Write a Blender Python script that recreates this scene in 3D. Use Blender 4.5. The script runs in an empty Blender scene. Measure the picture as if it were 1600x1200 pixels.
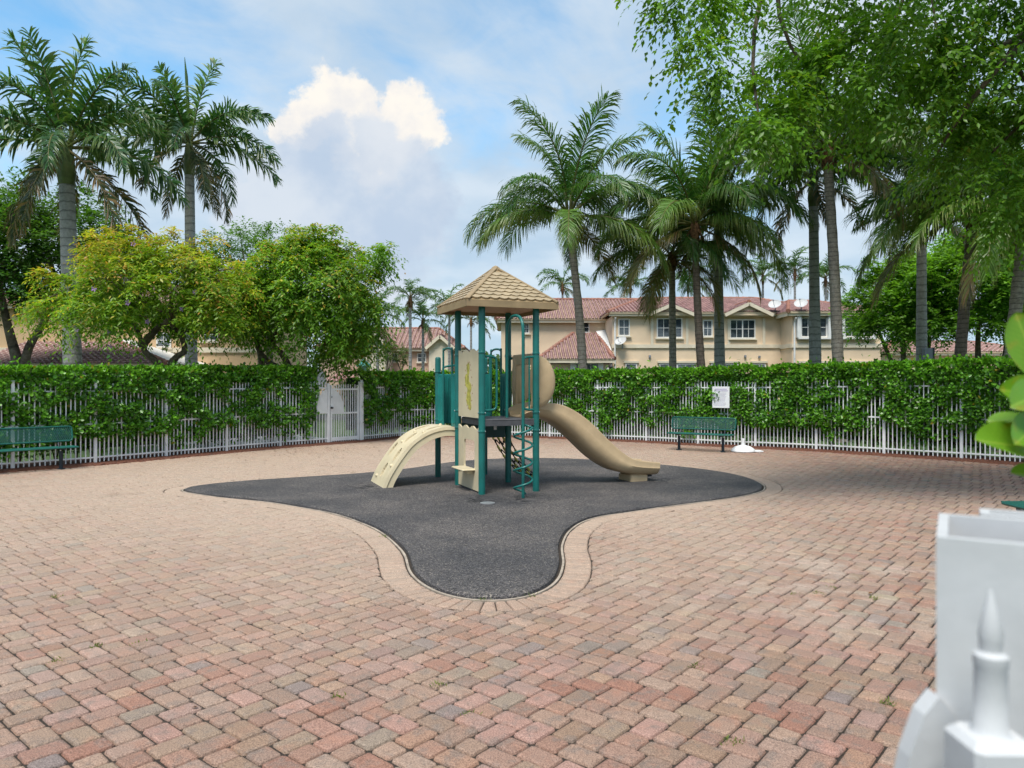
import bpy, math, random
import numpy as np
from mathutils import Vector, Matrix, noise as mnoise

R = math.radians
random.seed(7)
RNG = np.random.default_rng(7)
scene = bpy.context.scene
COL = scene.collection

# ------------------------------------------------------------------ camera
H, F, CX, HY = 1.7, 1150.0, 800.0, 600.0          # eye height, focal length in photo pixels, horizon
cam_d = bpy.data.cameras.new('camera')
cam = bpy.data.objects.new('camera', cam_d)
COL.objects.link(cam)
cam.location = (0, 0, H)
cam.rotation_euler = (R(90), 0, 0)
cam_d.sensor_width = 36.0
cam_d.lens = 36.0 * F / 1600.0
cam_d.clip_start = 0.05
cam_d.clip_end = 4000
cam_d.dof.use_dof = True
cam_d.dof.focus_distance = 9.0
cam_d.dof.aperture_fstop = 4.0
scene.camera = cam

# ------------------------------------------------------------------ light and sky
SUN_EL, SUN_AZ = 62.0, 198.0                       # azimuth clockwise from +Y: high behind the camera
sun_d = bpy.data.lights.new('sun', 'SUN')
sun_d.energy = 2.2
sun_d.angle = R(22)
sun_d.color = (1.0, 0.95, 0.87)
sun = bpy.data.objects.new('sun', sun_d)
COL.objects.link(sun)
to_sun = Vector((math.sin(R(SUN_AZ)) * math.cos(R(SUN_EL)), math.cos(R(SUN_AZ)) * math.cos(R(SUN_EL)), math.sin(R(SUN_EL))))
sun.rotation_euler = to_sun.to_track_quat('Z', 'Y').to_euler()

scene.view_settings.view_transform = 'Standard'
scene.view_settings.look = 'None'
scene.view_settings.exposure = 1.0
scene.view_settings.gamma = 1.0
scene.view_settings.use_curve_mapping = False

world = bpy.data.worlds.new('World')
scene.world = world
world.use_nodes = True
world.cycles.sampling_method = 'MANUAL'
world.cycles.sample_map_resolution = 512
cy = scene.cycles
cy.max_bounces = 6
cy.diffuse_bounces = 3
cy.glossy_bounces = 2
cy.transmission_bounces = 3
cy.transparent_max_bounces = 4
cy.caustics_reflective = False
cy.caustics_refractive = False
cy.use_adaptive_sampling = True
cy.adaptive_threshold = 0.02
SKY_STRENGTH = 0.1


class NT:
    """small helper to wire node trees"""
    def __init__(s, tree):
        s.t = tree
        s.n = tree.nodes
        s.l = tree.links

    def add(s, kind, **kw):
        nd = s.n.new(kind)
        for k, v in kw.items():
            setattr(nd, k, v)
        return nd

    def put(s, sock, v):
        if v is None:
            return
        if hasattr(v, 'is_linked') or hasattr(v, 'links'):
            s.l.new(v, sock)
        else:
            if isinstance(v, (tuple, list)) and len(v) == 3 and sock.type == 'RGBA':
                v = (*v, 1.0)
            sock.default_value = v

    def math(s, op, a, b=None, c=None, clamp=False):
        nd = s.add('ShaderNodeMath', operation=op)
        nd.use_clamp = clamp
        s.put(nd.inputs[0], a)
        s.put(nd.inputs[1], b)
        s.put(nd.inputs[2], c)
        return nd.outputs[0]

    def vmath(s, op, a, b=None, scale=None):
        nd = s.add('ShaderNodeVectorMath', operation=op)
        s.put(nd.inputs[0], a)
        s.put(nd.inputs[1], b)
        if scale is not None:
            s.put(nd.inputs['Scale'], scale)
        return nd.outputs['Value'] if op in ('LENGTH', 'DISTANCE', 'DOT_PRODUCT') else nd.outputs[0]

    def mix(s, fac, a, b, blend='MIX'):
        nd = s.add('ShaderNodeMix', data_type='RGBA', blend_type=blend)
        s.put(nd.inputs[0], fac)
        s.put(nd.inputs[6], a)
        s.put(nd.inputs[7], b)
        return nd.outputs[2]

    def noise(s, vec, scale, detail=4, rough=0.55, dist=0.0):
        nd = s.add('ShaderNodeTexNoise')
        s.put(nd.inputs['Vector'], vec)
        nd.inputs['Scale'].default_value = scale
        nd.inputs['Detail'].default_value = detail
        nd.inputs['Roughness'].default_value = rough
        nd.inputs['Distortion'].default_value = dist
        return nd.outputs['Fac'], nd.outputs['Color']

    def ramp(s, v, lo, hi, smooth=True):
        nd = s.add('ShaderNodeMapRange')
        nd.interpolation_type = 'SMOOTHSTEP' if smooth else 'LINEAR'
        s.put(nd.inputs[0], v)
        nd.inputs[1].default_value = lo
        nd.inputs[2].default_value = hi
        return nd.outputs[0]


def build_world():
    w = NT(world.node_tree)
    w.n.clear()
    out = w.add('ShaderNodeOutputWorld')
    bg = w.add('ShaderNodeBackground')
    bg.inputs['Strength'].default_value = SKY_STRENGTH
    w.l.new(bg.outputs[0], out.inputs[0])
    sky = w.add('ShaderNodeTexSky', sky_type='NISHITA')
    sky.sun_disc = False
    sky.sun_elevation = R(SUN_EL)
    sky.sun_rotation = R(SUN_AZ)
    sky.air_density = 0.9
    sky.dust_density = 0.0
    sky.ozone_density = 2.5
    tc = w.add('ShaderNodeTexCoord').outputs['Generated']
    sep = w.add('ShaderNodeSeparateXYZ')
    w.l.new(tc, sep.inputs[0])
    dx, dy, dz = sep.outputs
    blue = w.mix(1.0, sky.outputs[0], (1.0, 1.38, 1.30), 'MULTIPLY')
    # high thin cloud sheet, seen from below: project the direction on a flat layer
    zz = w.math('ADD', w.math('ABSOLUTE', dz), 0.22)
    comb = w.add('ShaderNodeCombineXYZ')
    w.put(comb.inputs[0], w.math('DIVIDE', dx, zz))
    w.put(comb.inputs[1], w.math('DIVIDE', dy, zz))
    flat = comb.outputs[0]
    st = w.add('ShaderNodeMapping')
    w.l.new(flat, st.inputs[0])
    st.inputs['Location'].default_value = (7.3, 1.2, 0)
    st.inputs['Rotation'].default_value = (0, 0, R(-28))
    st.inputs['Scale'].default_value = (1.0, 0.62, 1)
    n1, _ = w.noise(st.outputs[0], 1.15, 7, 0.55, 0.5)
    n2, _ = w.noise(flat, 4.6, 6, 0.6, 0.8)
    cov = w.math('ADD', n1, w.math('MULTIPLY', w.math('SUBTRACT', n2, 0.5), 0.22))
    low = w.math('MULTIPLY', w.ramp(dz, 0.36, 0.02), 0.34)     # more cloud towards the horizon
    cov = w.math('ADD', cov, low)
    sheet = w.math('MULTIPLY', w.ramp(cov, 0.30, 0.58), 0.95)
    n3, _ = w.noise(flat, 2.3, 5, 0.5)
    sheet_col = w.mix(w.ramp(n3, 0.32, 0.68), (2.55, 3.25, 4.0), (3.6, 4.05, 4.5))
    col = w.mix(sheet, blue, sheet_col)
    # cumulus towers standing on the horizon
    dyc = w.math('MAXIMUM', dy, 0.05)
    cq = w.add('ShaderNodeCombineXYZ')
    w.put(cq.inputs[0], w.math('DIVIDE', dx, dyc))
    w.put(cq.inputs[1], w.math('DIVIDE', dz, dyc))
    q = cq.outputs[0]
    _, wc = w.noise(q, 11.0, 7, 0.66)
    warp = w.vmath('SCALE', w.vmath('SUBTRACT', wc, (0.5, 0.5, 0.5)), None, 0.075)
    qw = w.vmath('ADD', q, warp)

    def lumps(cs, soft, edge):
        best = None
        for (px, py, pr) in cs:
            d = w.vmath('DISTANCE', qw, ((px - CX) / F, (HY - py) / F, 0.0))
            # third coordinate of the warp is tiny and harmless
            v = w.math('SUBTRACT', 1.0, w.math('DIVIDE', d, pr / F))
            best = v if best is None else w.math('SMOOTH_MAX', best, v, 0.12)
        bn, _ = w.noise(q, 26.0, 5, 0.6)
        v = w.math('ADD', best, w.math('MULTIPLY', w.math('SUBTRACT', bn, 0.5), edge))
        return w.ramp(v, 0.0, soft)
    front = w.ramp(dy, 0.06, 0.2)
    bright = lumps([(520, 158, 62), (470, 195, 52), (560, 170, 52), (628, 160, 48), (655, 200, 50), (590, 220, 80), (440, 200, 30)], 0.34, 1.1)
    _bn, _ = w.noise(q, 14.0, 5, 0.6)
    bcol = w.mix(w.ramp(_bn, 0.35, 0.65), (5.2, 4.9, 4.45), (4.45, 4.35, 4.3))
    col = w.mix(w.math('MULTIPLY', bright, w.math('MULTIPLY', front, 0.96)), col, bcol)
    grey = lumps([(512, 215, 52), (585, 222, 60), (640, 258, 62), (465, 255, 60), (545, 290, 110), (620, 330, 120), (440, 330, 130), (540, 380, 170)], 0.42, 0.95)
    gn, _ = w.noise(q, 7.0, 5, 0.55)
    gcol = w.mix(w.ramp(gn, 0.36, 0.66), (2.6, 3.15, 3.95), (3.7, 4.0, 4.4))
    col = w.mix(w.math('MULTIPLY', grey, w.math('MULTIPLY', front, 0.85)), col, gcol)
    w.l.new(col, bg.inputs['Color'])


build_world()

# ------------------------------------------------------------------ helpers: positions
def G(x, y):
    """the ground point that the photograph shows at a pixel"""
    d = y - HY
    return Vector(((x - CX) * H / d, H * F / d, 0.0))


def AT(x, y, Y):
    return Vector(((x - CX) * Y / F, Y, H + (HY - y) * Y / F))


# ------------------------------------------------------------------ helpers: materials
def new_mat(name):
    m = bpy.data.materials.new(name)
    m.use_nodes = True
    t = NT(m.node_tree)
    bsdf = t.n['Principled BSDF']
    return m, t, bsdf


def geo_pos(t):
    return t.add('ShaderNodeNewGeometry').outputs['Position']


def bump(t, bsdf, height, strength, dist=0.01):
    b = t.add('ShaderNodeBump')
    b.inputs['Strength'].default_value = strength
    b.inputs['Distance'].default_value = dist
    t.put(b.inputs['Height'], height)
    t.l.new(b.outputs[0], bsdf.inputs['Normal'])


MATS = {}


def paint(name, rgb, rough=0.5, var=0.12, scale=6.0, bscale=60, bstr=0.15, spec=0.4, dirt=None, metal=0.0):
    """painted / moulded surface with faint uneven tone, grime and fine relief"""
    if name in MATS:
        return MATS[name]
    m, t, b = new_mat(name)
    p = geo_pos(t)
    n, _ = t.noise(p, scale, 6, 0.6)
    dark = tuple(c * (1 - var * 2.2) for c in rgb)
    lite = tuple(min(1, c * (1 + var)) for c in rgb)
    c = t.mix(t.ramp(n, 0.28, 0.72), dark, lite)
    if dirt:
        dn, _ = t.noise(p, scale * 0.45, 8, 0.68, 0.6)
        c = t.mix(t.math('MULTIPLY', t.ramp(dn, 0.52, 0.78), 0.55), c, dirt)
    t.put(b.inputs['Base Color'], c)
    rn, _ = t.noise(p, scale * 3, 4)
    t.put(b.inputs['Roughness'], t.math('ADD', rough - 0.1, t.math('MULTIPLY', rn, 0.2)))
    b.inputs['Specular IOR Level'].default_value = spec
    b.inputs['Metallic'].default_value = metal
    if bstr:
        bn, _ = t.noise(p, bscale, 4)
        bump(t, b, bn, bstr, 0.004)
    MATS[name] = m
    return m


def leaf_material(name, trans=0.35, rough=0.42, spec=0.45, tint=(1, 1, 1), tboost=(1.5, 1.55, 0.7)):
    m, t, b = new_mat(name)
    at = t.add('ShaderNodeAttribute', attribute_name='Col')
    n, _ = t.noise(geo_pos(t), 7.0, 3)
    c = t.mix(1.0, at.outputs['Color'], tint, 'MULTIPLY')
    c = t.mix(t.ramp(n, 0.3, 0.7), t.mix(1.0, c, (0.78, 0.80, 0.75), 'MULTIPLY'), c)
    t.put(b.inputs['Base Color'], c)
    b.inputs['Roughness'].default_value = rough
    b.inputs['Specular IOR Level'].default_value = spec
    tr = t.add('ShaderNodeBsdfTranslucent')
    t.put(tr.inputs['Color'], t.mix(1.0, c, tboost, 'MULTIPLY'))
    mx = t.add('ShaderNodeMixShader')
    mx.inputs[0].default_value = trans
    t.l.new(b.outputs[0], mx.inputs[1])
    t.l.new(tr.outputs[0], mx.inputs[2])
    t.l.new(mx.outputs[0], t.n['Material Output'].inputs[0])
    return m


LEAF = leaf_material('leaf', 0.45)
LEAF_GLOSSY = leaf_material('glossy_leaf', 0.3, 0.34, 0.5)
FROND = leaf_material('palm_frond', 0.28, 0.4, 0.5)
WHITE = paint('white_fence_paint', (0.80, 0.81, 0.82), 0.42, 0.04, 5, 80, 0.08)
WHITE_GATE = paint('white_gate_paint', (0.56, 0.565, 0.57), 0.5, 0.05, 9, 60, 0.12, dirt=(0.34, 0.34, 0.33))
TEAL = paint('teal_powder_coat', (0.006, 0.135, 0.118), 0.36, 0.10, 4, 90, 0.1, 0.5)
TEAL_PLASTIC = paint('teal_plastic', (0.010, 0.185, 0.165), 0.45, 0.10, 3, 90, 0.1, 0.45)
DARK_TEAL = paint('dark_teal_plastic', (0.004, 0.055, 0.055), 0.45, 0.1, 3, 90, 0.1)
TAN = paint('tan_plastic', (0.60, 0.44, 0.26), 0.42, 0.07, 2.5, 120, 0.1, 0.4, dirt=(0.44, 0.32, 0.19))
CREAM = paint('cream_plastic', (0.63, 0.54, 0.36), 0.45, 0.05, 2.5, 120, 0.1, 0.4, dirt=(0.45, 0.37, 0.23))
ROOFTAN = paint('roof_tan_plastic', (0.33, 0.24, 0.135), 0.5, 0.08, 4, 120, 0.1, 0.35, dirt=(0.27, 0.20, 0.12))
ROOFSCALE = paint('shingle_plastic', (0.40, 0.315, 0.20), 0.5, 0.08, 5, 120, 0.1, 0.35, dirt=(0.33, 0.26, 0.16))
SOFFIT = paint('soffit_plastic', (0.42, 0.24, 0.13), 0.55, 0.06, 4, 100, 0.1)
DECK = paint('deck_coating', (0.085, 0.085, 0.092), 0.55, 0.12, 8, 150, 0.3)
BLACK = paint('black_rope', (0.015, 0.015, 0.015), 0.7, 0.1)
YELLOW = paint('yellow_rope', (0.55, 0.50, 0.10), 0.6, 0.12)
LEAFPRINT = paint('yellow_print', (0.55, 0.50, 0.10), 0.55, 0.25, 14)
STEEL = paint('galvanised_steel', (0.42, 0.43, 0.44), 0.4, 0.1, 8, 80, 0.1, 0.5, metal=0.6)
BENCH = paint('bench_green_coating', (0.008, 0.105, 0.080), 0.38, 0.1, 6, 90, 0.1, 0.5)
BENCHLEG = paint('bench_leg_coating', (0.012, 0.022, 0.032), 0.45, 0.1, 6)
SIGNGREY = paint('sign_back_aluminium', (0.22, 0.24, 0.27), 0.5, 0.08)
BLACKMETAL = paint('black_metal', (0.02, 0.02, 0.022), 0.5, 0.1)
PURPLE = paint('sign_print', (0.45, 0.40, 0.58), 0.6, 0.1)
CONCRETE = paint('concrete', (0.60, 0.57, 0.52), 0.8, 0.10, 3, 60, 0.3, 0.3, dirt=(0.42, 0.39, 0.34))
EDGING = paint('concrete_edging', (0.42, 0.35, 0.28), 0.75, 0.16, 6, 60, 0.3, 0.3, dirt=(0.20, 0.14, 0.10))
STUCCO = paint('stucco_peach', (0.77, 0.60, 0.42), 0.85, 0.06, 0.6, 30, 0.35, 0.2, dirt=(0.63, 0.50, 0.36))
STUCCO_B = paint('stucco_orange', (0.64, 0.45, 0.27), 0.85, 0.06, 0.6, 30, 0.35, 0.2, dirt=(0.47, 0.31, 0.18))
STUCCO_C = paint('stucco_pink', (0.56, 0.40, 0.30), 0.85, 0.06, 0.6, 30, 0.35, 0.2)
TRIM = paint('cream_trim', (0.70, 0.62, 0.48), 0.7, 0.05, 1.5, 40, 0.2, 0.3)
WHITETRIM = paint('white_trim', (0.74, 0.74, 0.72), 0.5, 0.04, 3)
BARK_GREY = paint('grey_bark', (0.17, 0.145, 0.115), 0.9, 0.25, 9, 30, 0.9, 0.2, dirt=(0.08, 0.065, 0.05))


def glass_mat():
    m, t, b = new_mat('window_glass')
    p = geo_pos(t)
    sep = t.add('ShaderNodeSeparateXYZ')
    t.l.new(p, sep.inputs[0])
    saw = t.math('FRACT', t.math('MULTIPLY', sep.outputs[2], 12.0))     # blinds behind the pane
    n, _ = t.noise(p, 0.9, 3)
    c = t.mix(t.ramp(saw, 0.3, 0.7), (0.075, 0.095, 0.115), (0.19, 0.215, 0.235))
    c = t.mix(t.ramp(n, 0.4, 0.6), c, (0.03, 0.04, 0.05))
    t.put(b.inputs['Base Color'], c)
    b.inputs['Roughness'].default_value = 0.08
    b.inputs['Specular IOR Level'].default_value = 0.7
    return m


GLASS = glass_mat()


def tile_mat(name, a, bcol, ccol):
    m, t, b = new_mat(name)
    at = t.add('ShaderNodeAttribute', attribute_name='Col')
    n, _ = t.noise(geo_pos(t), 3.0, 6, 0.65)
    c = t.mix(at.outputs['Fac'], a, bcol)
    c = t.mix(t.ramp(n, 0.5, 0.75), c, ccol)
    t.put(b.inputs['Base Color'], c)
    b.inputs['Roughness'].default_value = 0.42
    b.inputs['Specular IOR Level'].default_value = 0.55
    return m


TILE = tile_mat('terracotta_tile', (0.145, 0.060, 0.055), (0.27, 0.135, 0.122), (0.115, 0.055, 0.054))
TILE_B = tile_mat('brown_tile', (0.20, 0.10, 0.085), (0.30, 0.165, 0.135), (0.15, 0.085, 0.08))
RIDGE = paint('ridge_tile', (0.32, 0.14, 0.095), 0.6, 0.2, 3)


def paver_mat():
    m, t, b = new_mat('tumbled_paver')
    at = t.add('ShaderNodeAttribute', attribute_name='Col')
    p = geo_pos(t)
    n, _ = t.noise(p, 9.0, 6, 0.65)
    fine, _ = t.noise(p, 150.0, 4, 0.75)
    c = at.outputs['Color']
    # cement blotches of grey and brick red inside a paver
    c = t.mix(t.math('MULTIPLY', t.ramp(n, 0.48, 0.64), 0.62), c, (0.19, 0.155, 0.135))
    n2, _ = t.noise(p, 5.0, 4, 0.6)
    c = t.mix(t.math('MULTIPLY', t.ramp(n2, 0.52, 0.74), 0.45), c, (0.40, 0.19, 0.125))
    # bleached, worn middle of the yard, plus grazing sky sheen put into the colour
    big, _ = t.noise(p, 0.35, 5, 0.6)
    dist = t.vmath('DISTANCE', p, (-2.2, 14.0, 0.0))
    wear_sheen = t.ramp(t.math('ADD', dist, t.math('MULTIPLY', t.math('SUBTRACT', big, 0.5), 6.0)), 11.5, 4.0)
    c = t.mix(t.math('MULTIPLY', wear_sheen, 0.74), c, (0.47, 0.37, 0.29))
    # efflorescence patch and dark stains
    ef, _ = t.noise(p, 0.9, 6, 0.7, 0.4)
    dpatch = t.vmath('DISTANCE', p, (2.6, 6.4, 0.0))
    efm = t.math('MULTIPLY', t.ramp(ef, 0.46, 0.62), t.ramp(dpatch, 2.3, 0.5))
    c = t.mix(t.math('MULTIPLY', efm, 0.5), c, (0.47, 0.40, 0.34))
    st, _ = t.noise(p, 0.75, 7, 0.7, 0.7)
    c = t.mix(t.math('MULTIPLY', t.ramp(st, 0.56, 0.74), 0.5), c, (0.20, 0.145, 0.11))
    c = t.mix(t.ramp(fine, 0.34, 0.66), t.mix(1.0, c, (0.50, 0.48, 0.46), 'MULTIPLY'), t.mix(1.0, c, (1.38, 1.37, 1.35), 'MULTIPLY'))
    t.put(b.inputs['Base Color'], c)
    b.inputs['Roughness'].default_value = 0.72
    b.inputs['Specular IOR Level'].default_value = 0.35
    mid, _ = t.noise(p, 40.0, 5, 0.7)
    bump(t, b, t.math('ADD', t.math('MULTIPLY', mid, 0.7), t.math('MULTIPLY', fine, 0.4)), 0.55, 0.006)
    return m


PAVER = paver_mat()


def rubber_mat():
    m, t, b = new_mat('rubber_granules')
    p = geo_pos(t)
    v = t.add('ShaderNodeTexVoronoi')
    t.put(v.inputs['Vector'], p)
    v.inputs['Scale'].default_value = 95.0
    sepc = t.add('ShaderNodeSeparateColor')
    t.l.new(v.outputs['Color'], sepc.inputs[0])
    c = t.mix(t.ramp(sepc.outputs[0], 0.1, 0.95, False), (0.030, 0.029, 0.031), (0.135, 0.128, 0.128))
    c = t.mix(t.ramp(sepc.outputs[1], 0.93, 0.97), c, (0.24, 0.22, 0.19))
    n, _ = t.noise(p, 0.8, 6, 0.62)
    c = t.mix(t.ramp(n, 0.35, 0.68), t.mix(1.0, c, (0.72, 0.72, 0.74), 'MULTIPLY'), t.mix(1.0, c, (1.25, 1.18, 1.12), 'MULTIPLY'))
    s, _ = t.noise(p, 2.6, 7, 0.7, 0.8)
    c = t.mix(t.math('MULTIPLY', t.ramp(s, 0.62, 0.76), 0.6), c, (0.02, 0.02, 0.022))
    # scuffed spots where feet land: tower foot, slide end, climber foot
    for (wx, wy, wr) in ((-0.45, 10.75, 0.75), (2.45, 12.9, 0.9), (-2.3, 12.0, 0.7), (0.2, 10.6, 0.5)):
        dm = t.ramp(t.vmath('DISTANCE', p, (wx, wy, 0.026)), wr, wr * 0.25)
        wn, _ = t.noise(p, 4.5, 6, 0.7, 1.2)
        c = t.mix(t.math('MULTIPLY', dm, t.ramp(wn, 0.50, 0.60)), c, (0.016, 0.016, 0.018))
    t.put(b.inputs['Base Color'], c)
    b.inputs['Roughness'].default_value = 0.78
    b.inputs['Specular IOR Level'].default_value = 0.3
    bump(t, b, v.outputs['Distance'], 0.8, 0.006)
    return m


RUBBER = rubber_mat()


def soil_mat(name, a, bcol, scale=14.0, bstr=0.9, big=None):
    m, t, b = new_mat(name)
    p = geo_pos(t)
    n, _ = t.noise(p, scale, 8, 0.7)
    c = t.mix(t.ramp(n, 0.3, 0.7), a, bcol)
    if big:
        n2, _ = t.noise(p, 0.4, 5, 0.6)
        c = t.mix(t.ramp(n2, 0.4, 0.65), c, big)
    t.put(b.inputs['Base Color'], c)
    b.inputs['Roughness'].default_value = 0.9
    bump(t, b, n, bstr, 0.03)
    return m


JOINT = soil_mat('joint_sand', (0.020, 0.015, 0.011), (0.07, 0.052, 0.038), 40)
MULCH = soil_mat('red_mulch', (0.055, 0.018, 0.010), (0.21, 0.075, 0.040), 30)
LAWN = soil_mat('lawn', (0.028, 0.065, 0.014), (0.075, 0.13, 0.03), 9, 0.6, (0.05, 0.095, 0.02))


def trunk_mat(name, a, bcol, ring, lichen):
    m, t, b = new_mat(name)
    tc = t.add('ShaderNodeTexCoord').outputs['Object']
    sep = t.add('ShaderNodeSeparateXYZ')
    t.l.new(tc, sep.inputs[0])
    n0, _ = t.noise(tc, 3.0, 4)
    saw = t.math('FRACT', t.math('ADD', t.math('MULTIPLY', sep.outputs[2], ring), t.math('MULTIPLY', n0, 0.8)))
    n, _ = t.noise(tc, 11.0, 7, 0.7)
    c = t.mix(t.ramp(n, 0.3, 0.7), a, bcol)
    c = t.mix(t.math('MULTIPLY', t.ramp(saw, 0.72, 0.95), 0.7), c, tuple(x * 0.4 for x in a))
    n2, _ = t.noise(tc, 1.6, 5, 0.6)
    c = t.mix(t.math('MULTIPLY', t.ramp(n2, 0.52, 0.68), 0.55), c, lichen)
    t.put(b.inputs['Base Color'], c)
    b.inputs['Roughness'].default_value = 0.88
    bump(t, b, t.math('ADD', n, t.math('MULTIPLY', saw, 0.8)), 0.7, 0.03)
    return m


COCO_BARK = trunk_mat('coconut_bark', (0.19, 0.16, 0.13), (0.36, 0.315, 0.265), 7.0, (0.35, 0.32, 0.27))
COCO_BARK_DARK = trunk_mat('dark_palm_bark', (0.10, 0.072, 0.056), (0.22, 0.165, 0.13), 7.0, (0.20, 0.17, 0.13))
ROYAL_BARK = trunk_mat('royal_palm_bark', (0.25, 0.245, 0.235), (0.38, 0.37, 0.355), 4.0, (0.20, 0.19, 0.175))
BARK = trunk_mat('tree_bark', (0.085, 0.062, 0.045), (0.20, 0.155, 0.12), 0.8, (0.25, 0.22, 0.18))
CROWNSHAFT = paint('palm_crownshaft', (0.13, 0.17, 0.05), 0.5, 0.25, 3, dirt=(0.24, 0.12, 0.04))
FIBRE = paint('palm_fibre', (0.16, 0.085, 0.04), 0.9, 0.35, 12, 40, 0.8)


# ------------------------------------------------------------------ helpers: meshes
def link(ob, parent=None):
    COL.objects.link(ob)
    if parent is not None:
        ob.parent = parent
    return ob


def tag(o, label=None, cat=None, group=None, kind=None):
    if label:
        o['label'] = label
    if cat:
        o['category'] = cat
    if group:
        o['group'] = group
    if kind:
        o['kind'] = kind
    return o


def empty(name, loc=(0, 0, 0), rz=0.0):
    o = bpy.data.objects.new(name, None)
    o.location = loc
    o.rotation_euler = (0, 0, rz)
    o.empty_display_size = 0.1
    return link(o)


def np_mesh(name, V, faces, C=None, mat=None, smooth=False):
    """V (n,3); faces = list of (m,k) int arrays; C (n,3) colours"""
    me = bpy.data.meshes.new(name)
    V = np.asarray(V, dtype=np.float32)
    me.vertices.add(len(V))
    me.vertices.foreach_set('co', V.ravel())
    tot, starts, idx = [], [], []
    pos = 0
    for f in faces:
        f = np.asarray(f, dtype=np.int32)
        if f.size == 0:
            continue
        m, k = f.shape
        starts.append(pos + np.arange(m) * k)
        tot.append(np.full(m, k))
        idx.append(f.ravel())
        pos += m * k
    idx = np.concatenate(idx)
    starts = np.concatenate(starts)
    tot = np.concatenate(tot)
    me.loops.add(len(idx))
    me.loops.foreach_set('vertex_index', idx.astype(np.int32))
    me.polygons.add(len(starts))
    me.polygons.foreach_set('loop_start', starts.astype(np.int32))
    if smooth:
        me.polygons.foreach_set('use_smooth', np.ones(len(starts), dtype=bool))
    me.update(calc_edges=True)
    if C is not None:
        a = me.color_attributes.new('Col', 'FLOAT_COLOR', 'POINT')
        cc = np.ones((len(V), 4), dtype=np.float32)
        cc[:, :3] = C
        a.data.foreach_set('color', cc.ravel())
    if mat is not None:
        me.materials.append(mat)
    return me


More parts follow.
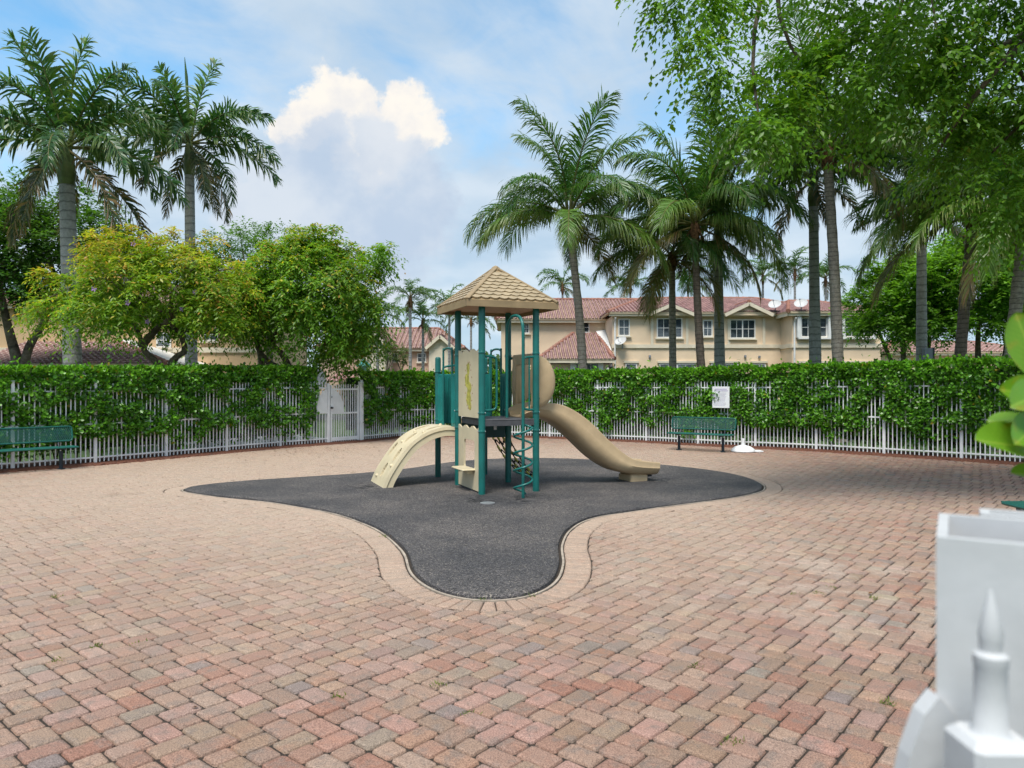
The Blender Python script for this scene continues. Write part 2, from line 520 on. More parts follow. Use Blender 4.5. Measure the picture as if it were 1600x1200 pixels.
class MB:
    """collects boxes, tubes and sheets into one mesh"""
    def __init__(s):
        s.v, s.f, s.c = [], [], None

    def add(s, verts, faces):
        b = len(s.v)
        s.v += [tuple(p) for p in verts]
        s.f += [tuple(b + i for i in f) for f in faces]
        return s

    def box(s, c, d, M=None, ch=0.0):
        """box with centre c, size d; ch = chamfer on the vertical and top edges"""
        x, y, z = d[0] / 2, d[1] / 2, d[2] / 2
        if ch <= 0:
            P = [(-x, -y, -z), (x, -y, -z), (x, y, -z), (-x, y, -z), (-x, -y, z), (x, -y, z), (x, y, z), (-x, y, z)]
            Fc = [(3, 2, 1, 0), (4, 5, 6, 7), (0, 1, 5, 4), (1, 2, 6, 5), (2, 3, 7, 6), (3, 0, 4, 7)]
        else:
            def ring(i, zz):
                a, b = x - i, y - i
                k = ch
                return [(-a + k, -b, zz), (a - k, -b, zz), (a, -b + k, zz), (a, b - k, zz), (a - k, b, zz), (-a + k, b, zz), (-a, b - k, zz), (-a, -b + k, zz)]
            P = ring(ch, -z) + ring(0, -z + ch) + ring(0, z - ch) + ring(ch, z)
            Fc = [tuple(range(7, -1, -1)), tuple(range(24, 32))]
            for r in range(3):
                for i in range(8):
                    j = (i + 1) % 8
                    Fc.append((r * 8 + i, r * 8 + j, r * 8 + 8 + j, r * 8 + 8 + i))
        c = Vector(c)
        if M is not None:
            P = [M @ Vector(p) + c for p in P]
        else:
            P = [Vector(p) + c for p in P]
        return s.add(P, Fc)

    def tube(s, path, r, n=8, cap=True, closed=False):
        path = [Vector(p) for p in path]
        m = len(path)
        rr = r if isinstance(r, (list, tuple)) else [r] * m
        rings, up = [], None
        for i, p in enumerate(path):
            if closed:
                t = path[(i + 1) % m] - path[(i - 1) % m]
            else:
                t = path[min(i + 1, m - 1)] - path[max(i - 1, 0)]
            t = t.normalized() if t.length > 1e-9 else Vector((0, 0, 1))
            if up is None:
                up = Vector((0, 0, 1)) if abs(t.z) < 0.9 else Vector((1, 0, 0))
            a = t.cross(up)
            if a.length < 1e-6:
                a = t.orthogonal()
            a.normalize()
            b = a.cross(t).normalized()
            up = b
            rings.append([p + (a * math.cos(2 * math.pi * k / n) + b * math.sin(2 * math.pi * k / n)) * rr[i] for k in range(n)])
        V = [q for g in rings for q in g]
        Fc = []
        for i in range(m if closed else m - 1):
            j = (i + 1) % m
            for k in range(n):
                l = (k + 1) % n
                Fc.append((i * n + k, i * n + l, j * n + l, j * n + k))
        if cap and not closed:
            Fc.append(tuple(range(n - 1, -1, -1)))
            Fc.append(tuple((m - 1) * n + k for k in range(n)))
        return s.add(V, Fc)

    def prism(s, poly, z0, z1):
        n = len(poly)
        V = [(p[0], p[1], z0) for p in poly] + [(p[0], p[1], z1) for p in poly]
        Fc = [tuple(range(n - 1, -1, -1)), tuple(range(n, 2 * n))]
        Fc += [(i, (i + 1) % n, n + (i + 1) % n, n + i) for i in range(n)]
        return s.add(V, Fc)

    def slab(s, poly3, thick):
        """a flat 3-D polygon given thickness along its normal (downwards)"""
        P = [Vector(p) for p in poly3]
        nrm = (P[1] - P[0]).cross(P[2] - P[0]).normalized()
        n = len(P)
        V = P + [p - nrm * thick for p in P]
        Fc = [tuple(range(n)), tuple(range(2 * n - 1, n - 1, -1))]
        Fc += [(i, n + i, n + (i + 1) % n, (i + 1) % n) for i in range(n)]
        return s.add(V, Fc)

    def lathe(s, prof, n=16, c=(0, 0, 0)):
        V, Fc = [], []
        for (r, z) in prof:
            for k in range(n):
                a = 2 * math.pi * k / n
                V.append((c[0] + r * math.cos(a), c[1] + r * math.sin(a), c[2] + z))
        for i in range(len(prof) - 1):
            for k in range(n):
                l = (k + 1) % n
                Fc.append((i * n + k, i * n + l, (i + 1) * n + l, (i + 1) * n + k))
        Fc.append(tuple(range(n - 1, -1, -1)))
        Fc.append(tuple((len(prof) - 1) * n + k for k in range(n)))
        return s.add(V, Fc)

    def mesh(s, name, mat, smooth=False, angle=None):
        me = bpy.data.meshes.new(name)
        me.from_pydata(s.v, [], s.f)
        if smooth:
            me.polygons.foreach_set('use_smooth', [True] * len(me.polygons))
            me.set_sharp_from_angle(angle=R(angle or 40))
        me.materials.append(mat)
        return me

    def build(s, name, mat, parent=None, smooth=False, angle=None):
        return link(bpy.data.objects.new(name, s.mesh(name, mat, smooth, angle)), parent)


def part(name, me, parent=None, M=None):
    o = link(bpy.data.objects.new(name, me), parent)
    if M is not None:
        o.matrix_local = M
    return o


def spline(pts, n, closed=False):
    """Catmull-Rom through points"""
    P = [Vector(p) for p in pts]
    m = len(P)
    out = []
    segs = m if closed else m - 1
    for i in range(segs):
        p0 = P[(i - 1) % m] if closed or i > 0 else P[0] * 2 - P[1]
        p1, p2 = P[i], P[(i + 1) % m]
        p3 = P[(i + 2) % m] if closed or i + 2 < m else P[-1] * 2 - P[-2]
        for k in range(n):
            t = k / n
            out.append(0.5 * ((2 * p1) + (p2 - p0) * t + (2 * p0 - 5 * p1 + 4 * p2 - p3) * t * t + (3 * p1 - p0 - 3 * p2 + p3) * t ** 3))
    if not closed:
        out.append(P[-1].copy())
    return out


# ------------------------------------------------------------------ ground
g = MB()
g.add([(-900, -300, -0.11), (900, -300, -0.11), (900, 1500, -0.11), (-900, 1500, -0.11)], [(0, 1, 2, 3)])
tag(g.build('ground', LAWN), kind='structure')

FENCE_L = [Vector((-13.75, 10.05, 0)), Vector((-12.8, 11.15, 0)), Vector((-11.8, 12.3, 0)), Vector((-10.8, 13.4, 0)), G(19.7, 735), G(148.7, 725.3), G(259.5, 715.3), G(354, 706.6), G(438, 699), G(512.6, 693.4)]
FENCE_R = [G(565, 689.3), G(625.4, 683.3), Vector((-2.15, 23.95, 0)), Vector((-0.5, 23.95, 0)), G(859, 684), G(934, 687.3), G(1010, 690.6), G(1091, 695.3), G(1180.4, 699.6), G(1275.6, 704.2), G(1381.4, 710.9), G(1502.5, 718.7),
           Vector((11.15, 15.2, 0)), Vector((12.2, 13.95, 0)), Vector((13.2, 12.7, 0)), Vector((14.15, 11.4, 0))]
YARD = [p.xy for p in FENCE_L] + [p.xy for p in FENCE_R]

# bedding sand under the pavers (shows in the joints)
b = MB()
yard_poly = [(p.x, p.y) for p in YARD] + [(14.2, -2.5), (-13.8, -2.5)]
b.add([(x, y, -0.016) for x, y in yard_poly], [tuple(range(len(yard_poly)))[::-1]])
paving = tag(b.build('pavement', JOINT), kind='structure')

# outline of the rubber surface, as it lies on the ground
RUB_PX = [(288, 766), (330, 774), (400, 781), (470, 791), (540, 806), (597, 829), (634, 860), (648, 893), (676, 917), (716, 931), (770, 936), (826, 928), (862, 908), (874, 880), (873, 850), (888, 826), (925, 808), (1000, 796),
          (1100, 783), (1165, 773), (1191, 763), (1178, 751), (1130, 739), (1050, 729), (950, 721), (860, 717.2), (765, 718.5), (700, 724), (640, 733), (560, 741), (470, 747), (380, 753), (315, 759.5)]
OUT = spline([G(*p) for p in RUB_PX], 10, True)
OUT2 = np.array([(p.x, p.y) for p in OUT])


def arc_resample(P, step):
    Q = np.vstack([P, P[:1]])
    seg = np.hypot(*(Q[1:] - Q[:-1]).T)
    s = np.concatenate([[0], np.cumsum(seg)])
    n = max(3, int(round(s[-1] / step)))
    t = np.arange(n) * s[-1] / n
    return np.stack([np.interp(t, s, Q[:, 0]), np.interp(t, s, Q[:, 1])], 1)


OUT2 = arc_resample(OUT2, 0.06)
for _ in range(3):
    OUT2 = (np.roll(OUT2, 1, 0) + OUT2 * 2 + np.roll(OUT2, -1, 0)) / 4
area = 0.5 * np.sum(OUT2[:, 0] * np.roll(OUT2[:, 1], -1) - np.roll(OUT2[:, 0], -1) * OUT2[:, 1])
if area < 0:
    OUT2 = OUT2[::-1].copy()
tan = np.roll(OUT2, -1, 0) - np.roll(OUT2, 1, 0)
tan /= np.linalg.norm(tan, axis=1)[:, None]
NRM = np.stack([tan[:, 1], -tan[:, 0]], 1)           # outward for a counter-clockwise outline


def smooth_normals(N, k):
    for _ in range(k):
        N = (np.roll(N, 1, 0) + N * 2 + np.roll(N, -1, 0)) / 4
    return N / np.linalg.norm(N, axis=1)[:, None]


NRM = smooth_normals(NRM, 6)


def offset_out(d):
    return OUT2 + NRM * d


# rubber safety surface: slightly domed sheet with a rolled edge
rb = MB()
e0 = [(p[0], p[1], -0.02) for p in offset_out(0.0)]
e1 = [(p[0], p[1], 0.012) for p in offset_out(-0.006)]
e2 = [(p[0], p[1], 0.026) for p in offset_out(-0.035)]
n = len(e0)
rb.v = e0 + e1 + e2
for r_ in range(2):
    for i in range(n):
        j = (i + 1) % n
        rb.f.append((r_ * n + i, r_ * n + j, (r_ + 1) * n + j, (r_ + 1) * n + i))
rb.f.append(tuple(range(2 * n, 3 * n)))
tag(rb.build('rubber_surfacing', RUBBER), 'dark grey star-shaped rubber safety surface under the playset', 'play surface', kind='thing')

# concrete edging strip that shows beside the rubber
ed = MB()
a0 = [(p[0], p[1]) for p in offset_out(0.026)]
a1 = [(p[0], p[1]) for p in offset_out(0.048)]
for i in range(n):
    j = (i + 1) % n
    z = -0.002 + 0.010 * mnoise.noise(Vector((a0[i][0] * 1.1, a0[i][1] * 1.1, 2.0)))
    ed.add([(*a0[i], -0.03), (*a0[j], -0.03), (*a0[j], z), (*a0[i], z), (*a1[i], z), (*a1[j], z), (*a1[i], -0.03), (*a1[j], -0.03)], [(0, 1, 2, 3), (3, 2, 5, 4), (4, 5, 7, 6)])
tag(ed.build('kerb_edging', EDGING), kind='structure')

BORDER_IN, BORDER_OUT = 0.056, 0.305


def inset_poly(P, d):
    """inset of a convex polygon (counter-clockwise)"""
    m = len(P)
    out = []
    for i in range(m):
        a, b_, c = P[i - 1], P[i], P[(i + 1) % m]
        e1_, e2_ = b_ - a, c - b_
        l1, l2 = np.hypot(*e1_), np.hypot(*e2_)
        if l1 < 1e-9 or l2 < 1e-9:
            out.append(b_)
            continue
        n1 = np.array([-e1_[1], e1_[0]]) / l1
        n2 = np.array([-e2_[1], e2_[0]]) / l2
        k = n1 + n2
        q = k.dot(k)
        out.append(b_ + k * (2 * d / q if q > 0.3 else d))
    return np.array(out)


def cut_corners(P, k):
    out = []
    m = len(P)
    for i in range(m):
        a, b_, c = P[i - 1], P[i], P[(i + 1) % m]
        la, lc = np.hypot(*(a - b_)), np.hypot(*(c - b_))
        out.append(b_ + (a - b_) / la * min(k, la * 0.4))
        out.append(b_ + (c - b_) / lc * min(k, lc * 0.4))
    return np.array(out)


def paver_geo(P, rng, rough=1.0, top=0.0, gap=0.0048):
    """tumbled block from a convex outline: sides, rounded arris, slightly domed top. returns verts, faces"""
    P = inset_poly(P, gap)
    P = P + rng.normal(0, 0.0018 * rough, P.shape)
    Q = cut_corners(P, 0.013)
    Q = Q + rng.normal(0, 0.0012 * rough, Q.shape)
    k = len(Q)
    T1 = inset_poly(Q, 0.005)
    T = inset_poly(Q, 0.017)
    V = [(x, y, -0.05 + top) for x, y in Q] + [(x, y, -0.0145 + top) for x, y in Q] + [(x, y, -0.0050 + top) for x, y in T1] + [(x, y, top + rng.normal(0, 0.0006)) for x, y in T]
    Fs = []
    for r_ in range(3):
        for i in range(k):
            j = (i + 1) % k
            Fs.append((r_ * k + i, r_ * k + j, (r_ + 1) * k + j, (r_ + 1) * k + i))
    Fs.append(tuple(range(3 * k, 4 * k)))
    return V, Fs


TONES = [((0.335, 0.175, 0.125), 4), ((0.37, 0.215, 0.155), 6), ((0.39, 0.245, 0.18), 6), ((0.31, 0.195, 0.145), 4), ((0.36, 0.255, 0.20), 3.5), ((0.41, 0.29, 0.22), 3),
         ((0.275, 0.215, 0.18), 2.0), ((0.20, 0.195, 0.185), 0.8), ((0.30, 0.135, 0.09), 1.6), ((0.235, 0.155, 0.12), 1.4)]
TW = np.array([t_[1] for t_ in TONES])
TW = TW / TW.sum()


def tone(rng):
    c = np.array(TONES[rng.choice(len(TONES), p=TW)][0]) * 0.58 + np.array((0.35, 0.235, 0.185)) * 0.42
    return np.clip(c * rng.uniform(0.76, 0.98) * (1 + rng.normal(0, 0.03, 3)), 0.02, 0.8)


def colour_mesh(me, V, C):
    a = me.color_attributes.new('Col', 'FLOAT_COLOR', 'POINT')
    cc = np.ones((len(me.vertices), 4), dtype=np.float32)
    cc[:, :3] = C
    a.data.foreach_set('color', cc.ravel())


def lay_pavers():
    rng = np.random.default_rng(11)
    u = 0.0675
    ang = R(90 - 40.4)                               # rows run 40 degrees off the view direction
    ca, sa = math.cos(ang), math.sin(ang)
    org = np.array([0.03, 3.1])

    def W(p):
        return org + np.array([p[0] * ca - p[1] * sa, p[0] * sa + p[1] * ca]) * u
    # shared blocks: two shapes, many castings
    pool = {}
    for key, (w_, h_) in {'R': (3, 2), 'S': (2, 2)}.items():
        pool[key] = []
        for k in range(18):
            P = np.array([(-w_ / 2, -h_ / 2), (w_ / 2, -h_ / 2), (w_ / 2, h_ / 2), (-w_ / 2, h_ / 2)]) * u
            V, Fs = paver_geo(P, rng)
            me = bpy.data.meshes.new('paver')
            me.from_pydata(V, [], Fs)
            colour_mesh(me, V, tone(rng))
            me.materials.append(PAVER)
            pool[key].append(me)
    yard = np.array(yard_poly)

    def in_yard(x, y):
        c = np.zeros(len(x), dtype=bool)
        j = len(yard) - 1
        for i in range(len(yard)):
            (xi, yi), (xj, yj) = yard[i], yard[j]
            if yi != yj:
                c ^= ((yi > y) != (yj > y)) & (x < (xj - xi) * (y - yi) / (yj - yi) + xi)
            j = i
        return c
    cand = []
    N_ = 430
    jj = np.repeat(np.arange(-N_, N_), 72)
    ii = np.tile(np.arange(72), 2 * N_) + (-560 - 7 * jj) // 16
    bx, by = 16 * ii + 7 * jj, jj
    for kind, ox, oy, w_, h_ in (('H', 0, 0, 3, 2), ('V', 3, 0, 2, 3), ('S', 14, 0, 2, 2)):
        lx, ly = bx + ox + w_ / 2, by + oy + h_ / 2
        wx, wy = org[0] + (lx * ca - ly * sa) * u, org[1] + (lx * sa + ly * ca) * u
        # what the frame can see, with a margin for a step to the side
        ok = (wy > 1.3) & (wy < 25) & (np.abs(wx) < 0.70 * wy + 3.0)
        ok[ok] = in_yard(wx[ok], wy[ok])
        for k in np.nonzero(ok)[0]:
            cand.append((np.array((wx[k], wy[k])), kind, bx[k] + ox, by[k] + oy, w_, h_))
    centres = np.array([c[0] for c in cand])
    # signed distance to the rubber outline
    order = np.argsort(centres[:, 1])
    V_all, C_all, F_all = [], [], []
    base = 0
    singles = 0
    for oi in order:
        c, kind, x0, y0, w_, h_ = cand[oi]
        d = OUT2 - c
        k = int(np.argmin((d * d).sum(1)))
        sd = float((c - OUT2[k]).dot(NRM[k]))
        if sd < BORDER_OUT - 0.13:
            continue
        full = sd > BORDER_OUT + 0.2
        tilt = rng.normal(0, 0.006, 2)
        dz = rng.normal(0, 0.0016)
        inview = abs(c[0]) < 0.70 * c[1] and c[1] > 3.2
        if full and singles < 296 and inview:
            me = pool['S' if kind == 'S' else 'R'][rng.integers(18)]
            o = bpy.data.objects.new('paver', me)
            o.location = (c[0], c[1], dz)
            o.rotation_euler = (tilt[0], tilt[1], ang + (math.pi / 2 if kind == 'V' else 0) + (math.pi if rng.random() < 0.5 else 0) + rng.normal(0, 0.006))
            link(o, paving)
            singles += 1
            continue
        P = np.array([W((x0, y0)), W((x0 + w_, y0)), W((x0 + w_, y0 + h_)), W((x0, y0 + h_))])
        if not full:                                  # cut along the border course
            q, nn = OUT2[k] + NRM[k] * BORDER_OUT, NRM[k]
            out = []
            m = len(P)
            for i in range(m):
                a, b_ = P[i], P[(i + 1) % m]
                da, db = (a - q).dot(nn), (b_ - q).dot(nn)
                if da >= 0:
                    out.append(a)
                if da * db < 0:
                    out.append(a + (b_ - a) * da / (da - db))
            if len(out) < 3:
                continue
            P = np.array(out)
            ar = 0.5 * abs(np.sum(P[:, 0] * np.roll(P[:, 1], -1) - np.roll(P[:, 0], -1) * P[:, 1]))
            keep = [i for i in range(len(P)) if np.hypot(*(P[i] - P[i - 1])) > 0.02]
            P = P[keep]
            if ar < 0.0025 or len(P) < 3:
                continue
        V, Fs = paver_geo(P, rng)
        V = [(x, y, z + dz + (x - c[0]) * tilt[0] + (y - c[1]) * tilt[1]) for x, y, z in V]
        V_all += V
        F_all += [tuple(base + i for i in f) for f in Fs]
        C_all += [tone(rng)] * len(V)
        base += len(V)
    me = bpy.data.meshes.new('more_pavers')
    me.from_pydata(V_all, [], F_all)
    colour_mesh(me, V_all, np.array(C_all))
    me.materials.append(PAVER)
    o = link(bpy.data.objects.new('more_pavers', me), paving)
    o['kind'] = 'stuff'
    # soldier course round the rubber
    bord = tag(empty('paver_border'), kind='structure')
    # arc length along the middle of the course
    mid = offset_out((BORDER_IN + BORDER_OUT) / 2)
    seg = np.hypot(*(np.roll(mid, -1, 0) - mid).T)
    s = np.concatenate([[0], np.cumsum(seg)])
    cnt = 296
    step = s[-1] / cnt
    inn, outr = offset_out(BORDER_IN), offset_out(BORDER_OUT)
    inn = np.vstack([inn, inn[:1]])
    outr = np.vstack([outr, outr[:1]])

    def at(arr, t):
        return np.array([np.interp(t, s, arr[:, 0]), np.interp(t, s, arr[:, 1])])
    for k in range(cnt):
        t0, t1 = k * step, (k + 1) * step
        P = np.array([at(inn, t0), at(outr, t0), at(outr, t1), at(inn, t1)])
        V, Fs = paver_geo(P, rng, 0.7, 0.0, 0.0022)
        cen = P.mean(0)
        dz = rng.normal(0, 0.001)
        me = bpy.data.meshes.new('border_paver')
        me.from_pydata([(x - cen[0], y - cen[1], z) for x, y, z in V], [], Fs)
        base_c = np.array((0.36, 0.245, 0.185)) * rng.uniform(0.86, 1.12)
        colour_mesh(me, V, base_c)
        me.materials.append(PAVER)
        o = bpy.data.objects.new('border_paver', me)
        o.location = (cen[0], cen[1], dz)
        link(o, bord)


lay_pavers()


# ------------------------------------------------------------------ foliage helpers
def basis(D, N):
    """orthonormal leaf frames from directions D and rough normals N (arrays)"""
    D = D / (np.linalg.norm(D, axis=1)[:, None] + 1e-9)
    S = np.cross(D, N)
    S /= (np.linalg.norm(S, axis=1)[:, None] + 1e-9)
    Nn = np.cross(S, D)
    return D, S, Nn


def leaf_cloud(P, D, N, L, Wd, C, shape='rhomb'):
    """one leaf per row: P base, D direction, N rough normal, L length, Wd width, C colour"""
    D, S, Nn = basis(D, N)
    m = len(P)
    L = np.asarray(L)[:, None]
    Wd = np.asarray(Wd)[:, None]
    if shape == 'rhomb':
        v = np.stack([P, P + D * L * 0.45 - S * Wd * 0.5 + Nn * Wd * 0.16, P + D * L, P + D * L * 0.45 + S * Wd * 0.5 + Nn * Wd * 0.16], 1)
        k = 4
    else:                                             # rounded paddle leaf
        v = np.stack([P, P + D * L * 0.35 - S * Wd * 0.36 + Nn * Wd * 0.10, P + D * L * 0.78 - S * Wd * 0.46 + Nn * Wd * 0.14, P + D * L + Nn * Wd * 0.02,
                      P + D * L * 0.78 + S * Wd * 0.46 + Nn * Wd * 0.14, P + D * L * 0.35 + S * Wd * 0.36 + Nn * Wd * 0.10], 1)
        k = 6
    V = v.reshape(-1, 3)
    idx = np.arange(m)[:, None] * k
    if k == 4:
        faces = [np.concatenate([idx + np.array([0, 1, 2]), idx + np.array([0, 2, 3])])]
    else:
        faces = [np.concatenate([idx + np.array([0, 1, 2, 3]), idx + np.array([0, 3, 4, 5])])]
    return V, faces, np.repeat(C, k, axis=0)


def unit(rng, n):
    v = rng.normal(size=(n, 3))
    return v / np.linalg.norm(v, axis=1)[:, None]


# ------------------------------------------------------------------ fence
def make_fence(posts, hts, name, label, skip_last=False):
    f = tag(empty(name, posts[0]), label, 'fence')
    o0 = posts[0]
    post_me, picket_me = {}, {}

    def pm(h):
        k = round(h, 2)
        if k not in post_me:
            m = MB()
            m.box((0, 0, k / 2 + 0.02), (0.062, 0.062, k + 0.04), ch=0.006)
            m.box((0, 0, k + 0.047), (0.074, 0.074, 0.018), ch=0.005)
            post_me[k] = m.mesh('post', WHITE)
        return post_me[k]

    def km(h):
        k = round(h, 2)
        if k not in picket_me:
            picket_me[k] = MB().box((0, 0, (k + 0.05) / 2), (0.021, 0.021, k - 0.05)).mesh('picket', WHITE)
        return picket_me[k]
    for i, p in enumerate(posts):
        if skip_last and i == len(posts) - 1:
            continue
        nxt = posts[min(i + 1, len(posts) - 1)]
        prv = posts[max(i - 1, 0)]
        a = math.atan2(nxt.y - prv.y, nxt.x - prv.x)
        o = part('post', pm(hts[i]), f)
        o.location = p - o0
        o.rotation_euler = (0, 0, a)
    for i in range(len(posts) - 1):
        a, b_ = posts[i], posts[i + 1]
        d = (b_ - a)
        ln = d.length
        u = d / ln
        ang = math.atan2(u.y, u.x)
        h = (hts[i] + hts[i + 1]) / 2
        nk = max(4, int(round(ln / 0.0935)))
        for k in range(1, nk):
            o = part('picket', km(h), f)
            o.location = a + u * (ln * k / nk) - o0
            o.rotation_euler = (random.gauss(0, 0.003), random.gauss(0, 0.004), ang)
        for z in (h * 0.905, h * 0.50, h * 0.085):
            r = MB().box((0, 0, 0), (ln - 0.066, 0.030, 0.032)).build('rail', WHITE, f)
            r.location = (a + b_) / 2 + Vector((0, 0, z)) - o0
            r.rotation_euler = (0, 0, ang)
    return f


HL = [1.71] * 4 + [1.71, 1.71, 1.72, 1.735, 1.75, 1.76]
HR = [1.77, 1.76, 1.75, 1.75, 1.76, 1.76, 1.765, 1.765, 1.77, 1.79, 1.82, 1.835, 1.835, 1.835, 1.835, 1.835]
make_fence(FENCE_L, HL, 'picket_fence', 'white metal picket fence behind the bench, ending at the gate latch', skip_last=True)
make_fence(FENCE_R, HR, 'picket_fence', 'long white picket fence from the gate hinge past the slide and bench')


def make_gate():
    a, b_ = FENCE_L[-1], FENCE_R[0]
    d = b_ - a
    ln = d.length
    ang = math.atan2(d.y, d.x)
    gt = tag(empty('gate', a, ang), 'white metal gate with a round lock plate in the picket fence', 'gate')
    h = 1.72
    MB().box((0.0, 0, h / 2), (0.085, 0.085, h), ch=0.006).build('latch_post', WHITE, gt)
    MB().box((ln - 0.03, 0, h / 2 + 0.02), (0.13, 0.11, h + 0.06), ch=0.008).build('hinge_post', WHITE, gt)
    x0, x1 = 0.075, ln - 0.12
    MB().box((x0 + 0.03, 0, h / 2), (0.055, 0.05, h - 0.1)).build('stile', WHITE, gt)
    MB().box((x1 - 0.03, 0, h / 2), (0.055, 0.05, h - 0.1)).build('stile', WHITE, gt)
    for z in (h * 0.9, h * 0.5, 0.12):
        MB().box(((x0 + x1) / 2, 0, z), (x1 - x0 - 0.115, 0.036, 0.05 if z > 0.2 else 0.10)).build('rail', WHITE, gt)
    me = MB().box((0, 0, h / 2), (0.021, 0.021, h - 0.06)).mesh('picket', WHITE)
    nk = 11
    for k in range(1, nk):
        o = part('picket', me, gt)
        o.location = (x0 + 0.05 + (x1 - x0 - 0.1) * k / nk, 0, 0)
    # round sheet round the latch: half on the gate, half on the fence
    def half(s, r0):
        P = [(0, h * 0.505), (0, h * 0.90)]
        for k in range(0, 13):
            t = math.pi / 2 * (1 - k / 12)
            P.append((s * r0 * math.cos(t), h * 0.505 + (h * 0.395) * math.sin(t)))
        return P
    for s, xx, r0 in ((1, 0.10, 0.46), (-1, -0.05, 0.36)):
        P = half(s, r0)
        m = MB()
        V = [(xx + p[0], -0.020, p[1]) for p in P] + [(xx + p[0], -0.026, p[1]) for p in P]
        k = len(P)
        m.add(V, [tuple(range(k)), tuple(range(2 * k - 1, k - 1, -1))] + [(i, k + i, k + (i + 1) % k, (i + 1) % k) for i in range(k)])
        m.build('lock_plate', WHITE, gt)
    MB().box((0.10, -0.05, 1.02), (0.07, 0.05, 0.05), ch=0.006).build('latch', BLACKMETAL, gt)
    MB().box((0.10, -0.04, 1.33), (0.04, 0.03, 0.04), ch=0.005).build('latch', STEEL, gt)


make_gate()


def strip_along(path, offs_a, offs_b):
    """left/right offset polylines of a fence line (positive = behind the fence)"""
    A, B = [], []
    m = len(path)
    for i, p in enumerate(path):
        d = (path[min(i + 1, m - 1)] - path[max(i - 1, 0)])
        d = Vector((d.x, d.y, 0)).normalized()
        nrm = Vector((-d.y, d.x, 0))
        A.append(p + nrm * offs_a)
        B.append(p + nrm * offs_b)
    return A, B


def make_mulch():
    rng = np.random.default_rng(5)
    V, Fc = [], []
    path = spline(FENCE_L + FENCE_R, 14)
    rows = [(-0.34, -0.012), (-0.27, 0.016), (-0.15, 0.035), (0.05, 0.045), (0.4, 0.05), (1.1, 0.03), (1.3, -0.1)]
    for i, p in enumerate(path):
        d = path[min(i + 1, len(path) - 1)] - path[max(i - 1, 0)]
        d = Vector((d.x, d.y, 0)).normalized()
        nr = Vector((-d.y, d.x, 0))
        for (o, z) in rows:
            w = (rng.random() - 0.5) * 0.09 if o < 0.4 else 0
            q = p + nr * (o + w)
            V.append((q.x, q.y, z + (rng.random() - 0.5) * 0.014))
    k = len(rows)
    for i in range(len(path) - 1):
        for j in range(k - 1):
            Fc.append((i * k + j, (i + 1) * k + j, (i + 1) * k + j + 1, i * k + j + 1))
    # bark chips strewn over it and a little way on the pavers
    n_ = 5200
    seg = rng.integers(0, len(path) - 1, n_)
    for q in range(n_):
        i = seg[q]
        p = path[i].lerp(path[i + 1], rng.random())
        d = (path[i + 1] - path[i]).normalized()
        nr = Vector((-d.y, d.x, 0))
        o = -0.30 + rng.random() * 0.6 if rng.random() < 0.9 else -0.34 - rng.exponential(0.10)
        c = p + nr * o
        z = 0.008 if o < -0.3 else 0.05
        L_, w_ = rng.uniform(0.02, 0.055), rng.uniform(0.006, 0.014)
        a = rng.uniform(0, math.tau)
        ux, uy = math.cos(a), math.sin(a)
        t = rng.uniform(-0.4, 0.4) * L_ if o > -0.3 else 0.0
        bx = len(V)
        for (e, s) in ((-1, -1), (1, -1), (1, 1), (-1, 1)):
            V.append((c.x + ux * L_ / 2 * e - uy * w_ / 2 * s, c.y + uy * L_ / 2 * e + ux * w_ / 2 * s, z + t * e * 0.5))
        Fc.append((bx, bx + 1, bx + 2, bx + 3))
    me = bpy.data.meshes.new('mulch')
    me.from_pydata(V, [], Fc)
    me.materials.append(MULCH)
    tag(link(bpy.data.objects.new('mulch', me)), 'red-brown bark mulch strip along the foot of the fence', 'mulch', kind='stuff')


make_mulch()


